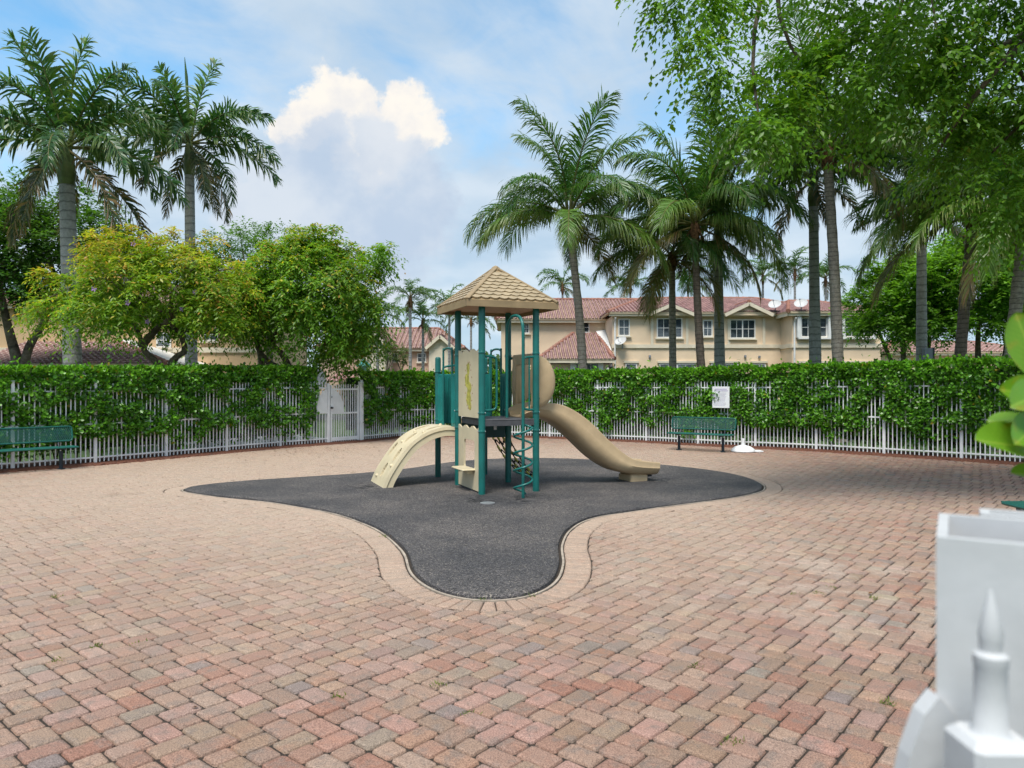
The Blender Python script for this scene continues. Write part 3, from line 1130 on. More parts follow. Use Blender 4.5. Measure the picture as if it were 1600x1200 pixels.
def make_hedge(path, top_h, n_leaf, name, label, seed, end_taper=True):
    rng = np.random.default_rng(seed)
    hd = tag(empty(name, path[0]), label, 'hedge')
    o0 = path[0]
    P = np.array([(p.x, p.y) for p in path])
    seg = np.hypot(*(P[1:] - P[:-1]).T)
    s = np.concatenate([[0], np.cumsum(seg)])
    total = s[-1]

    def along(t):
        return np.stack([np.interp(t, s, P[:, 0]), np.interp(t, s, P[:, 1])], 1)

    def normal(t):
        d = along(np.minimum(t + 0.35, total)) - along(np.maximum(t - 0.35, 0))
        d /= np.linalg.norm(d, axis=1)[:, None]
        return np.stack([-d[:, 1], d[:, 0]], 1), d

    def fbm(x, y, k):
        return np.array([mnoise.fractal(Vector((a * 1.0, b_ * 1.0, k)), 1.0, 2.0, 4) for a, b_ in zip(x, y)])
    # noise fields on a grid, sampled for each leaf
    gs, gz = np.linspace(0, total, int(total * 7)), np.linspace(0, 2.6, 20)
    GS, GZ = np.meshgrid(gs, gz, indexing='ij')
    field = fbm(GS.ravel() * 1.9, GZ.ravel() * 2.1, seed).reshape(GS.shape)
    topn = fbm(gs * 1.6, gs * 0, seed + 9)

    def fld(t, z):
        i = np.clip((t / total * (len(gs) - 1)).astype(int), 0, len(gs) - 1)
        j = np.clip((z / 2.6 * 19).astype(int), 0, 19)
        return field[i, j]
    t = rng.random(n_leaf) * total
    hh = np.interp(t, s, top_h) + np.interp(t, gs, topn) * 0.10
    zz = rng.random(n_leaf) ** 0.82
    z = 0.16 + (hh - 0.16) * zz
    f = fld(t, z)
    rel = z / hh
    # depth: the leafy face bulges through the pickets in places, is open near the foot
    face = -0.062 - 0.36 * f
    face = np.where(rel < 0.30, face + (0.30 - rel) * 1.3 + 0.04, face)
    face = np.where(rel > 0.84, np.minimum(face, 0.0) - 0.02, face)
    face = np.clip(face, -0.15, 0.5)
    depth = face + rng.exponential(0.075, n_leaf)
    top_sel = rng.random(n_leaf) < 0.17
    depth = np.where(top_sel, rng.uniform(-0.08, 0.85, n_leaf), depth)
    z = np.where(top_sel, hh - rng.exponential(0.05, n_leaf), z)
    z = np.where(top_sel & (rng.random(n_leaf) < 0.05), hh + rng.exponential(0.05, n_leaf), z)
    depth = np.clip(depth, -0.2, 0.9)
    # round the top front edge
    edge = np.clip((z - (hh - 0.13)) / 0.13, 0, 1)
    depth = np.where(top_sel, depth, depth + edge ** 2 * 0.10)
    keep = rng.random(n_leaf) < np.where(rel < 0.24, 0.30 + rel * 1.6, 1.0)
    keep |= top_sel
    t, z, depth, hh, f, top_sel = t[keep], z[keep], depth[keep], hh[keep], f[keep], top_sel[keep]
    m = len(t)
    c = along(t)
    nr, dr = normal(t)
    pos = np.concatenate([c + nr * depth[:, None], z[:, None]], 1)
    out = np.concatenate([-nr, np.zeros((m, 1))], 1)
    side = np.concatenate([dr, np.zeros((m, 1))], 1)
    up = np.array([0, 0, 1.0])
    topw = np.clip((z - (hh - 0.25)) / 0.25, 0, 1)[:, None]
    D = out * rng.uniform(0.1, 1.0, (m, 1)) + side * rng.normal(0, 0.75, (m, 1)) + up * (rng.normal(0.15, 0.6, (m, 1)) + topw * 0.8)
    N = out * (1.0 - topw * 0.6) + up * (0.75 + topw) + unit(rng, m) * 0.75
    L = rng.uniform(0.070, 0.115, m)
    Wd = L * rng.uniform(0.58, 0.74, m)
    cl = np.array([mnoise.noise(Vector((a * 3.1, b_ * 3.1, 4.0))) for a, b_ in zip(t, z)])
    base = np.array([0.095, 0.275, 0.022])
    young = np.array([0.21, 0.48, 0.036])
    oldc = np.array([0.055, 0.155, 0.020])
    w = np.clip(0.25 + cl * 0.6 + topw[:, 0] * 0.55 + rng.normal(0, 0.22, m), 0, 1)[:, None]
    o_ = (rng.random((m, 1)) < 0.22)
    C = base * (1 - w) + young * w
    C = np.where(o_, oldc, C) * rng.uniform(0.75, 1.2, (m, 1))
    yel = rng.random(m) < 0.006
    C[yel] = (0.34, 0.28, 0.03)
    V, fs, CC = leaf_cloud(pos, D, N, L, Wd, C, 'paddle')
    V = V - np.array(o0)
    part('foliage', np_mesh('foliage', V, fs, CC, LEAF_GLOSSY), hd)
    # woody stems, and an opaque core sheet coloured dark for the shaded inside
    mb = MB()
    k = int(total / 0.32)
    for i in range(k):
        tt = np.array([(i + 0.5) * total / k + rng.normal(0, 0.05)])
        tt = np.clip(tt, 0, total)
        q = along(tt)[0]
        nn = normal(tt)[0][0]
        bx = Vector((q[0] + nn[0] * 0.42, q[1] + nn[1] * 0.42, 0)) - o0
        hgt = float(np.interp(tt[0], s, top_h))
        for _ in range(3):
            tip = bx + Vector((rng.normal(0, 0.22), rng.normal(0, 0.22), hgt * rng.uniform(0.65, 0.9)))
            mid_ = bx.lerp(tip, 0.5) + Vector((rng.normal(0, 0.06), rng.normal(0, 0.06), 0))
            mb.tube([bx, mid_, tip], [0.016, 0.012, 0.005], 5, False)
    mb.build('stems', BARK, hd)
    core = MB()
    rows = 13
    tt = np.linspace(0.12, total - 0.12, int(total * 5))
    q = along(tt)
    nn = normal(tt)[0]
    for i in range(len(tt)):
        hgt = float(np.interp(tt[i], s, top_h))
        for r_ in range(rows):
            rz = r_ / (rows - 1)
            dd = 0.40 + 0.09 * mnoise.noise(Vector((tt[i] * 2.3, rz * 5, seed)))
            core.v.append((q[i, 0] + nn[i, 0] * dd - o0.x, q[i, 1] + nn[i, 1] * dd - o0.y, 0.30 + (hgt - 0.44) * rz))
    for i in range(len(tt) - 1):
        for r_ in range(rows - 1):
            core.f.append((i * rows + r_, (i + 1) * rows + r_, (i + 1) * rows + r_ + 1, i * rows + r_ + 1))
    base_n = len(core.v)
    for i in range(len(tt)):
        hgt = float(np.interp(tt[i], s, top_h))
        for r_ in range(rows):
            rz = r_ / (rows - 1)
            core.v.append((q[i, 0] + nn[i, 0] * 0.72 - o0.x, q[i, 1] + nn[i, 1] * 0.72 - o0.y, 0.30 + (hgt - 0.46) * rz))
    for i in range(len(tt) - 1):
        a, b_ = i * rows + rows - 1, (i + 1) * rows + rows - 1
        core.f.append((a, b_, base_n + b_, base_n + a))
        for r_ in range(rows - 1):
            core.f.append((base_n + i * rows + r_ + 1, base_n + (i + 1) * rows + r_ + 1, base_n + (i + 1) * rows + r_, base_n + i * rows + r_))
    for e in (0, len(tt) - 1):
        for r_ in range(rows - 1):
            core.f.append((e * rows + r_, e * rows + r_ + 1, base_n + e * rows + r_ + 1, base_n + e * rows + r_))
    core.build('dark_core', HEDGE_CORE, hd)


HEDGE_CORE = soil_mat('hedge_dark_core', (0.010, 0.022, 0.007), (0.035, 0.065, 0.016), 22, 1.0)  # dark tone stands in for the shade inside the hedge
hl_path = FENCE_L[:-1] + [FENCE_L[-2].lerp(FENCE_L[-1], 0.74)]
make_hedge(hl_path, [2.0, 2.0, 2.0, 2.0, 2.0, 2.02, 2.06, 2.10, 2.13, 2.13], 40000, 'clusia_hedge', 'clipped green clusia hedge behind the bench, ending short of the gate', 21)
make_hedge(FENCE_R, [2.04, 2.04, 2.05, 2.06, 2.07, 2.08, 2.09, 2.11, 2.13, 2.16, 2.19, 2.21, 2.21, 2.21, 2.21, 2.21], 80000, 'clusia_hedge', 'long clipped clusia hedge growing through the fence behind the playset and slide', 33)

# concrete path beyond the gate
pth = MB()
ga, gb = FENCE_L[-1], FENCE_R[0]
dirn = Vector((-(gb - ga).y, (gb - ga).x, 0)).normalized()
P = [ga + dirn * -0.25 + (ga - gb) * 0.25, gb + dirn * -0.25, gb + dirn * 3.0 + (gb - ga) * 0.3, gb + dirn * 9.0 + (gb - ga) * 1.0, gb + dirn * 9.0 + (ga - gb) * 6.0, ga + dirn * 3.0 + (ga - gb) * 1.5]
pth.prism([(p.x, p.y) for p in P][::-1], -0.3, -0.012)
pth.v = [(x, y, z) for x, y, z in pth.v]
tag(pth.build('path', CONCRETE), kind='structure')
rd = MB()
rd.add([(-60, 38, -0.10), (80, 36, -0.10), (80, 41.0, -0.10), (-60, 43.0, -0.10)], [(0, 1, 2, 3)])
tag(rd.build('road', soil_mat('asphalt', (0.045, 0.045, 0.048), (0.075, 0.073, 0.072), 60, 0.3)), kind='structure')


# ------------------------------------------------------------------ playset
def make_playset():
    th = R(22.5)
    P1 = Vector((-0.457, 11.17, 0.02))
    ps = tag(empty('playset', P1, th), 'green and tan playground tower with a pyramid roof, slide and climbers', 'playset')
    w, s = 0.90, 1.15
    posts = {'a': (0, 0), 'b': (w, 0), 'c': (0, s), 'd': (w, s), 'e': (0, 2 * s), 'f': (w, 2 * s)}
    rp = 0.052
    D1, D2 = 1.14, 0.93
    for k, (x, y) in posts.items():
        h = 2.90 if k in 'abcd' else 2.16
        m = MB()
        m.lathe([(rp, -0.02), (rp, h - 0.03), (rp * 0.93, h - 0.01), (rp * 0.6, h + 0.006), (0.004, h + 0.01)], 18, (x, y, 0))
        o = m.build('post', TEAL, ps, True, 50)
        # bolted clamps where decks and panels are fixed
        for z in ([0.96, 1.24, 2.16] if k in 'abcd' else [0.8, 1.04, 1.9]):
            c = MB()
            c.lathe([(rp + 0.004, -0.018), (rp + 0.007, -0.012), (rp + 0.007, 0.012), (rp + 0.004, 0.018)], 18, (x, y, z))
            c.build('clamp', TEAL, o, True, 50)
            for (bx_, by_) in ((-1, 0), (0.7, -0.7)):
                MB().lathe([(0.011, 0.0), (0.011, 0.006), (0.005, 0.012)], 8).build('bolt', STEEL, o, True, 50).matrix_local = Matrix.Translation((x + bx_ * (rp + 0.004), y + by_ * (rp + 0.004), z)) @ Vector((bx_, by_, 0)).to_track_quat('Z', 'Y').to_matrix().to_4x4()
    # decks
    def deck(x0, x1, y0, y1, z):
        m = MB()
        m.box(((x0 + x1) / 2, (y0 + y1) / 2, z - 0.012), (x1 - x0, y1 - y0, 0.024), ch=0.008)
        m.box(((x0 + x1) / 2, y0 + 0.012, z - 0.062), (x1 - x0 - 0.01, 0.022, 0.078))
        m.box(((x0 + x1) / 2, y1 - 0.012, z - 0.062), (x1 - x0 - 0.01, 0.022, 0.078))
        m.box((x0 + 0.012, (y0 + y1) / 2, z - 0.062), (0.022, y1 - y0 - 0.05, 0.078))
        m.box((x1 - 0.012, (y0 + y1) / 2, z - 0.062), (0.022, y1 - y0 - 0.05, 0.078))
        return m.build('deck', DECK, ps)
    deck(0.045, w - 0.045, 0.045, s - 0.05, D1).scale = (1, 1, 1)
    deck(0.0, w, -0.028, 0.042, D1)
    deck(0.045, w - 0.045, s + 0.05, 2 * s - 0.045, D2)
    rs = MB()
    rs.box((w / 2, s - 0.02, (D1 + D2) / 2 - 0.09), (w - 0.13, 0.018, 0.34), ch=0.004)
    r_ = rs.build('riser', DARK_TEAL, ps)
    MB().box((w / 2 + 0.2, s - 0.034, 0.96), (0.05, 0.004, 0.11)).build('label_plate', WHITE, r_)
    for xx in (0.22, 0.44):
        MB().lathe([(0.012, 0), (0.012, 0.008), (0.004, 0.011)], 8, (0, 0, 0)).build('bolt', STEEL, r_).matrix_local = Matrix.Translation((xx, s - 0.03, 0.79)) @ Matrix.Rotation(R(90), 4, 'X')

    # wavy cream panels between the front and the left post
    def wavy(z0, z1, wave_top, amp, name, mat, hole=None):
        y0, y1 = rp + 0.012, s - rp - 0.012
        nn = 40
        top = []
        for i in range(nn + 1):
            y = y0 + (y1 - y0) * i / nn
            top.append((y, z1 + (amp * math.cos(3.0 * 2 * math.pi * i / nn) if wave_top else 0)))
        m = MB()
        xf, xb = -0.012, 0.012
        if hole is None:
            V = []
            for (y, z) in top:
                V += [(xf, y, z0), (xf, y, z), (xb, y, z), (xb, y, z0)]
            Fs = []
            for i in range(nn):
                a, b_ = i * 4, (i + 1) * 4
                for k in range(4):
                    Fs.append((a + k, b_ + k, b_ + (k + 1) % 4, a + (k + 1) % 4))
            Fs += [(0, 1, 2, 3), (nn * 4 + 3, nn * 4 + 2, nn * 4 + 1, nn * 4)]
            m.add(V, Fs)
        else:
            hy0, hy1, hz0, hz1 = hole
            r_c = 0.05
            ys = sorted(set([t_[0] for t_ in top] + [hy0, hy0 + r_c, hy1 - r_c, hy1]))
            def zt(y):
                return z1 + (amp * math.cos(3.0 * 2 * math.pi * (y - y0) / (y1 - y0)) if wave_top else 0)
            def col(y, za, zb):
                return [(xf, y, za), (xf, y, zb), (xb, y, zb), (xb, y, za)]
            def quadrun(yy, fa, fb):
                V, Fs = [], []
                for y in yy:
                    V += col(y, fa(y), fb(y))
                for i in range(len(yy) - 1):
                    a, b_ = i * 4, (i + 1) * 4
                    for k in range(4):
                        Fs.append((a + k, b_ + k, b_ + (k + 1) % 4, a + (k + 1) % 4))
                e = (len(yy) - 1) * 4
                Fs += [(0, 1, 2, 3), (e + 3, e + 2, e + 1, e)]
                m.add(V, Fs)
            def hin(y):
                d = min(y - hy0, hy1 - y)
                if d >= r_c:
                    return 0.0
                return r_c - math.sqrt(max(0, r_c ** 2 - (r_c - d) ** 2))
            hs = [hy0 + (hy1 - hy0) * k / 24 for k in range(25)]
            quadrun([y for y in ys if y <= hy0], lambda y: z0, zt)
            quadrun([y for y in ys if y >= hy1], lambda y: z0, zt)
            quadrun(hs, lambda y: z0, lambda y: hz0 + hin(y))
            quadrun(hs, lambda y: hz1 - hin(y), zt)
        return m.build(name, mat, ps)
    up = wavy(D1 - 0.0 + 0.015, 2.21, True, 0.022, 'upper_panel', CREAM)
    lo = wavy(0.03, 1.0, True, 0.022, 'lower_panel', CREAM, (0.30, 0.80, 0.34, 0.80))
    # printed caterpillar-leaf figure with drilled holes
    def blob(cy, cz, ry, rz, mat, name, dx=-0.0135, rot=0.0, nn=18, jit=0.08):
        m = MB()
        pts = []
        for k in range(nn):
            a = 2 * math.pi * k / nn
            jr = 1 + jit * math.sin(3 * a + cz * 7)
            y, z = ry * jr * math.cos(a), rz * jr * math.sin(a)
            pts.append((dx, cy + y * math.cos(rot) - z * math.sin(rot), cz + y * math.sin(rot) + z * math.cos(rot)))
        m.add(pts + [(dx + 0.006, p[1], p[2]) for p in pts], [tuple(range(nn))] + [(k, nn + k, nn + (k + 1) % nn, (k + 1) % nn) for k in range(nn)])
        return m.build(name, mat, up)
    for cy, cz, ry, rz in ((0.60, 1.92, 0.07, 0.10), (0.66, 1.74, 0.10, 0.11), (0.55, 1.62, 0.10, 0.10), (0.58, 1.46, 0.11, 0.12), (0.52, 1.34, 0.07, 0.08)):
        blob(cy, cz, ry, rz, LEAFPRINT, 'leaf_print', -0.0128 - 0.0004 * cz)
    for k in range(18):
        a = 2 * math.pi * k / 18
        yy = 0.575 + 0.17 * math.cos(a) * (1 + 0.15 * math.sin(2 * a))
        zz = 1.66 + 0.37 * math.sin(a)
        blob(yy, zz, 0.014, 0.014, SOFFIT, 'drilled_hole', -0.0148, 0, 8, 0)
    sh = MB()
    sh.box((-0.10, 0.55, 0.345), (0.24, 0.56, 0.03), ch=0.012)
    sh.box((-0.07, 0.36, 0.305), (0.10, 0.025, 0.05))
    sh.box((-0.07, 0.74, 0.305), (0.10, 0.025, 0.05))
    sh.build('shelf', CREAM, lo)

    # pyramid roof
    hs_, ez, apz = 0.755, 2.84, 3.56
    cx, cy = w / 2, s / 2
    rf = MB()
    lip = 0.10
    A = (cx, cy, apz)
    c4 = [(cx - hs_, cy - hs_), (cx + hs_, cy - hs_), (cx + hs_, cy + hs_), (cx - hs_, cy + hs_)]
    ins = 0.03
    c4i = [(cx - hs_ + ins, cy - hs_ + ins), (cx + hs_ - ins, cy - hs_ + ins), (cx + hs_ - ins, cy + hs_ - ins), (cx - hs_ + ins, cy + hs_ - ins)]
    V = [(*p, ez) for p in c4] + [(*p, ez + lip) for p in c4] + [(*p, ez + lip + 0.012) for p in c4i] + [A] + [(*p, ez + 0.0) for p in c4i] + [(*p, ez + 0.085) for p in c4i] + [(cx, cy, apz - 0.10)]
    Fs = []
    for i in range(4):
        j = (i + 1) % 4
        Fs += [(i, j, 4 + j, 4 + i), (4 + i, 4 + j, 8 + j, 8 + i), (8 + i, 8 + j, 12), (j, i, 13 + i, 13 + j), (13 + j, 13 + i, 17 + i, 17 + j)]
    rf.add(V, Fs)
    roof = rf.build('roof', ROOFTAN, ps)
    sf = MB()
    sf.add([(*c4i[i], ez + 0.055) for i in range(4)], [(3, 2, 1, 0)])
    sf.build('soffit', SOFFIT, roof)
    for i in range(4):
        rdg = MB()
        a, b_ = Vector((*c4[i], ez + lip + 0.004)), Vector(A)
        dd = b_ - a
        M = dd.to_track_quat('X', 'Z').to_matrix()
        rdg.box((a + b_) / 2, (dd.length - 0.02, 0.085, 0.035), M, ch=0.009)
        rdg.build('hip_ridge', ROOFTAN, roof)
    rc = MB()
    rc.lathe([(0.085, -0.06), (0.07, -0.005), (0.03, 0.022), (0.004, 0.03)], 4, (cx, cy, apz))
    rc.build('roof_cap', ROOFTAN, roof)
    # fish-scale shingles: one shared block
    sw, shh = 0.148, 0.20
    prof = []
    nn = 10
    for k in range(nn + 1):
        t_ = k / nn
        x = -sw / 2 + sw * t_
        prof.append((x, -0.034 * math.sin(math.pi * t_) ** 1.1 + 0.012))
    m = MB()
    topv = [(-sw / 2, shh, 0.0), (sw / 2, shh, 0.0)]
    V = [(x, y, 0.030) for x, y in prof] + [(x, y, 0.0) for x, y in prof] + [(sw / 2, 0.115, 0.008), (-sw / 2, 0.115, 0.008)]
    k1 = nn + 1
    Fs = [tuple(list(range(k1)) + [2 * k1, 2 * k1 + 1])] + [(i, k1 + i, k1 + i + 1, i + 1) for i in range(nn)]
    m.add(V, Fs)
    sh_me = m.mesh('shingle', ROOFSCALE)
    slope_v = Vector((0, hs_ - ins, apz - ez - lip - 0.012))
    sl = slope_v.length
    rows = 9
    for i in range(4):
        a, b_ = Vector((*c4i[i], ez + lip + 0.012)), Vector((*c4i[(i + 1) % 4], ez + lip + 0.012))
        ex = (b_ - a).normalized()
        midp = (a + b_) / 2
        ey = (Vector(A) - midp).normalized()
        ezv = ex.cross(ey)
        half0 = (b_ - a).length / 2
        for r_i in range(rows):
            yy = 0.02 + r_i * (sl - 0.10) / rows
            half = half0 * (1 - (yy + 0.05) / sl) - 0.055
            if half < sw * 0.4:
                continue
            cnt = int((2 * half) / (sw * 0.985))
            if cnt % 2 != r_i % 2 and cnt > 1 and False:
                cnt -= 1
            off = (r_i % 2) * 0.5
            xs = [k * sw for k in range(-8, 9)] if off == 0 else [(k + 0.5) * sw for k in range(-8, 8)]
            for x in xs:
                if abs(x) + sw * 0.42 > half + 0.045:
                    continue
                o = part('shingle', sh_me, roof)
                M = Matrix(((ex.x, ey.x, ezv.x, 0), (ex.y, ey.y, ezv.y, 0), (ex.z, ey.z, ezv.z, 0), (0, 0, 0, 1)))
                M.translation = midp + ex * x + ey * yy + ezv * 0.001
                o.matrix_local = M

    # spiral pole and its arch back to the deck
    px, py = 0.44, -0.56
    r_t = 0.024
    pole = spline([(px, py, -0.02), (px, py, 0.9), (px, py, 1.8), (px, py, 2.42), (px, py + 0.06, 2.62), (px, py + 0.22, 2.70), (px, py + 0.44, 2.70), (px, py + 0.58, 2.62), (px, py + 0.635, 2.42), (px, py + 0.635, 1.8), (px, py + 0.635, 1.16)], 6)
    cl = MB()
    cl.tube(pole, r_t, 10)
    clo = cl.build('spiral_pole', TEAL, ps, True, 60)
    hx = []
    for k in range(0, 4 * 24 + 1):
        a = 2 * math.pi * k / 24 + 0.6
        z = 0.06 + 1.02 * k / (4 * 24)
        rr = 0.135
        if k < 4:
            rr *= 0.4 + 0.15 * k
        if k > 92:
            rr *= 0.2 + 0.2 * (96 - k)
        hx.append((px + rr * math.cos(a), py + rr * math.sin(a), z))
    hm = MB()
    hm.tube(hx, 0.017, 8)
    hm.build('spiral_step', TEAL, clo, True, 60)

    def hoop(pts, r=0.019, name='handrail'):
        m = MB()
        m.tube(spline(pts, 6), r, 8)
        return m.build(name, TEAL, ps, True, 60)
    # looped handrails beside the openings: (post, direction along the side, length)
    def loop(x, y, ux, uy, ln, zt, zb):
        p = lambda d, z: (x + ux * d, y + uy * d, z)
        hoop([p(0.03, zt), p(ln * 0.6, zt), p(ln * 0.93, zt - 0.03), p(ln, zt - 0.14), p(ln, (zt + zb) / 2), p(ln, zb + 0.14), p(ln * 0.93, zb + 0.03), p(ln * 0.6, zb), p(0.03, zb)])
        hoop([p(ln * 0.52, zt), p(ln * 0.52, (zt + zb) / 2), p(ln * 0.52, zb)], 0.014, 'baluster')
    loop(0, 0, 1, 0, 0.24, 2.10, 1.28)
    loop(w, 0, -1, 0, 0.22, 2.10, 1.28)

    # ribbed teal half panels beside the lower deck's openings
    def ribbed(x, y, ux, uy, d0, d1, z0, z1):
        m = MB()
        ln = d1 - d0
        nx, ny = -uy, ux
        M = Matrix(((ux, nx, 0), (uy, ny, 0), (0, 0, 1)))
        c = Vector((x + ux * (d0 + d1) / 2, y + uy * (d0 + d1) / 2, (z0 + z1) / 2))
        m.box(c, (ln, 0.035, z1 - z0), M, ch=0.014)
        nr = max(2, int(ln / 0.065))
        for k in range(nr):
            q = d0 + ln * (k + 0.5) / nr
            m.box((x + ux * q, y + uy * q, (z0 + z1) / 2), (0.026, 0.062, z1 - z0 - 0.10), M, ch=0.010)
        m.build('barrier_panel', TEAL_PLASTIC, ps)
    z0, z1 = D2 + 0.03, 1.86
    ribbed(0, s, 0, 1, 0.06, 0.30, z0, z1)
    ribbed(0, 2 * s, 0, -1, 0.06, 0.30, z0, z1)
    ribbed(w, s, 0, 1, 0.06, 0.30, z0, z1)
    ribbed(w, 2 * s, 0, -1, 0.06, 0.30, z0, z1)
    ribbed(0, 2 * s, 1, 0, 0.07, 0.30, z0, z1)
    ribbed(w, 2 * s, -1, 0, 0.07, 0.30, z0, z1)
    def arch(x, y, ux, uy, d0, d1, zb, zt):
        p = lambda d, z: (x + ux * d, y + uy * d, z)
        k = 0.09
        hoop([p(d0, zb), p(d0, zt - 0.12), p(d0 + 0.03, zt - 0.03), p((d0 + d1) / 2, zt), p(d1 - 0.03, zt - 0.03), p(d1, zt - 0.12), p(d1, zb)])
    arch(0, s, 0, 1, 0.33, s - 0.33, D2, 2.30)
    arch(w, s, 0, 1, 0.33, s - 0.33, D2, 2.30)
    arch(0, 2 * s, 1, 0, 0.10, w - 0.10, z1 - 0.1, 2.02)
    # tan play panel with white counters on the far side
    pn = MB().box((w / 2, 2 * s, 1.42), (w - 0.62, 0.03, 0.94), ch=0.012).build('counter_panel', TAN, ps)
    for k in range(4):
        MB().lathe([(0.035, 0), (0.035, 0.05), (0.01, 0.06)], 12, (0, 0, 0)).build('counter', WHITE, pn).matrix_local = Matrix.Translation((w / 2 + 0.02, 2 * s - 0.012, 1.06 + 0.22 * k)) @ Matrix.Rotation(R(90), 4, 'X')

    # slide hood: front frame with an arched opening and two round wings
    hx0 = w + 0.03
    hood_z0, hood_z1 = D1 + 0.17, 2.17
    y_a, y_b = 0.12, s - 0.12
    hm = MB()
    for (ya, yb) in ((y_a, y_a + 0.14), (y_b - 0.14, y_b)):
        hm.box((hx0 + 0.02, (ya + yb) / 2, (hood_z0 + hood_z1) / 2), (0.05, yb - ya, hood_z1 - hood_z0), ch=0.014)
    hm.box((hx0 + 0.02, (y_a + y_b) / 2, hood_z1 - 0.09), (0.049, y_b - y_a - 0.284, 0.18), ch=0.014)
    hood = hm.build('slide_hood', TAN, ps)
    zc = (hood_z0 + hood_z1) / 2 - 0.02
    for yy in (y_a + 0.01, y_b - 0.01):
        m = MB()
        nn = 28
        rz_, ry_ = 0.41, 0.31
        V, Fs = [], []
        prof = [(0.0, 0.055), (0.55, 0.05), (0.82, 0.038), (0.95, 0.02), (1.0, 0.0), (0.95, -0.02), (0.82, -0.038), (0.55, -0.05), (0.0, -0.055)]
        for (rr, dy) in prof:
            for k in range(nn):
                a = 2 * math.pi * k / nn
                rib = 0.008 * math.cos(9 * rr * math.cos(a)) if 0 < rr < 0.9 else 0
                V.append((hx0 + 0.06 + ry_ * rr * math.cos(a) * (1.0 if math.cos(a) > 0 else 0.25), yy + dy + rib * (1 if dy > 0 else -1), zc + rz_ * rr * math.sin(a)))
        for i in range(len(prof) - 1):
            for k in range(nn):
                l = (k + 1) % nn
                Fs.append((i * nn + k, i * nn + l, (i + 1) * nn + l, (i + 1) * nn + k))
        m.add(V, Fs)
        m.build('wing', TAN, hood, True, 50)
    hoop([(w, 0, 2.10), (w + 0.06, 0.06, 2.12), (w + 0.06, y_a + 0.1, 2.12)], 0.022, 'hood_bar')
    hoop([(w, 0, 1.45), (w + 0.07, 0.05, 1.45), (w + 0.08, y_a + 0.05, 1.45)], 0.020, 'hood_bar')
    hoop([(w, s, 2.10), (w + 0.06, s - 0.06, 2.12), (w + 0.06, y_b - 0.1, 2.12)], 0.022, 'hood_bar')

    # slide chute: cross-section swept down its line
    prof = spline([(-0.10, D1 - 0.03, 0.16), (0.12, D1 + 0.00, 0.22), (0.32, D1 - 0.02, 0.26), (0.55, D1 - 0.12, 0.32), (0.85, 0.80, 0.36), (1.25, 0.45, 0.36), (1.6, 0.235, 0.32), (1.9, 0.145, 0.265), (2.2, 0.115, 0.24), (2.46, 0.105, 0.22)], 6)
    ym = s / 2
    hw = 0.315
    V, Fs = [], []
    m_ = len(prof)
    sect_n = None
    for i, p in enumerate(prof):
        q0, q1 = prof[max(i - 1, 0)], prof[min(i + 1, m_ - 1)]
        tx, tz = q1.x - q0.x, q1.y - q0.y
        l_ = math.hypot(tx, tz)
        nx, nz = -tz / l_, tx / l_
        hgt = p.z
        # half section from the middle of the underside, up the outside, over the rim, down inside
        sec = [(0.0, -0.0), (hw * 0.55, 0.0), (hw * 0.82, 0.028), (hw * 0.97, 0.09), (hw + 0.012, hgt * 0.55), (hw + 0.004, hgt * 0.60), (hw + 0.010, hgt - 0.04), (hw + 0.004, hgt - 0.008), (hw - 0.022, hgt + 0.002), (hw - 0.048, hgt - 0.010), (hw - 0.055, hgt - 0.04), (hw - 0.075, 0.13), (hw * 0.68, 0.055), (hw * 0.4, 0.042), (0.0, 0.04)]
        full = [(y, z) for y, z in sec] + [(-y, z) for y, z in sec[::-1][1:-1]]
        sect_n = len(full)
        for (y, z) in full:
            V.append((w + p.x + nx * z, ym + y, p.y + nz * z))
    for i in range(m_ - 1):
        for k in range(sect_n):
            l = (k + 1) % sect_n
            Fs.append((i * sect_n + k, (i + 1) * sect_n + k, (i + 1) * sect_n + l, i * sect_n + l))
    Fs.append(tuple(range(sect_n)))
    Fs.append(tuple((m_ - 1) * sect_n + k for k in range(sect_n - 1, -1, -1)))
    m = MB()
    m.add(V, Fs)
    slide = m.build('slide', TAN, ps, True, 50)
    m = MB()
    m.box((w + 2.12, ym, 0.055), (0.34, 0.44, 0.15), ch=0.025)
    m.build('slide_foot', TAN, slide)
    MB().box((w + 2.36, ym, 0.085), (0.10, 0.30, 0.03)).build('bracket', BLACKMETAL, slide)

    # arched climbing slab on the left, with hand slots and knobs
    prof = spline([(0.06, 0.955), (-0.22, 0.96), (-0.50, 0.885), (-0.76, 0.72), (-0.97, 0.475), (-1.15, 0.20), (-1.24, 0.0)], 12)
    nw = 84
    wid = 0.94
    m_ = len(prof)
    slots = [(0.84, -0.05), (0.66, -0.26), (0.62, 0.26), (0.44, -0.10), (0.26, 0.24), (0.22, -0.28)]
    V, Fs = [], []
    L_ = [0.0]
    for i in range(1, m_):
        L_.append(L_[-1] + (prof[i] - prof[i - 1]).length)
    grid = 200
    def pr(t):
        d = t * L_[-1]
        for i in range(1, m_):
            if L_[i] >= d:
                f_ = (d - L_[i - 1]) / (L_[i] - L_[i - 1] + 1e-9)
                p = prof[i - 1].lerp(prof[i], f_)
                tt = (prof[i] - prof[i - 1]).normalized()
                return p, tt
        return prof[-1], (prof[-1] - prof[-2]).normalized()
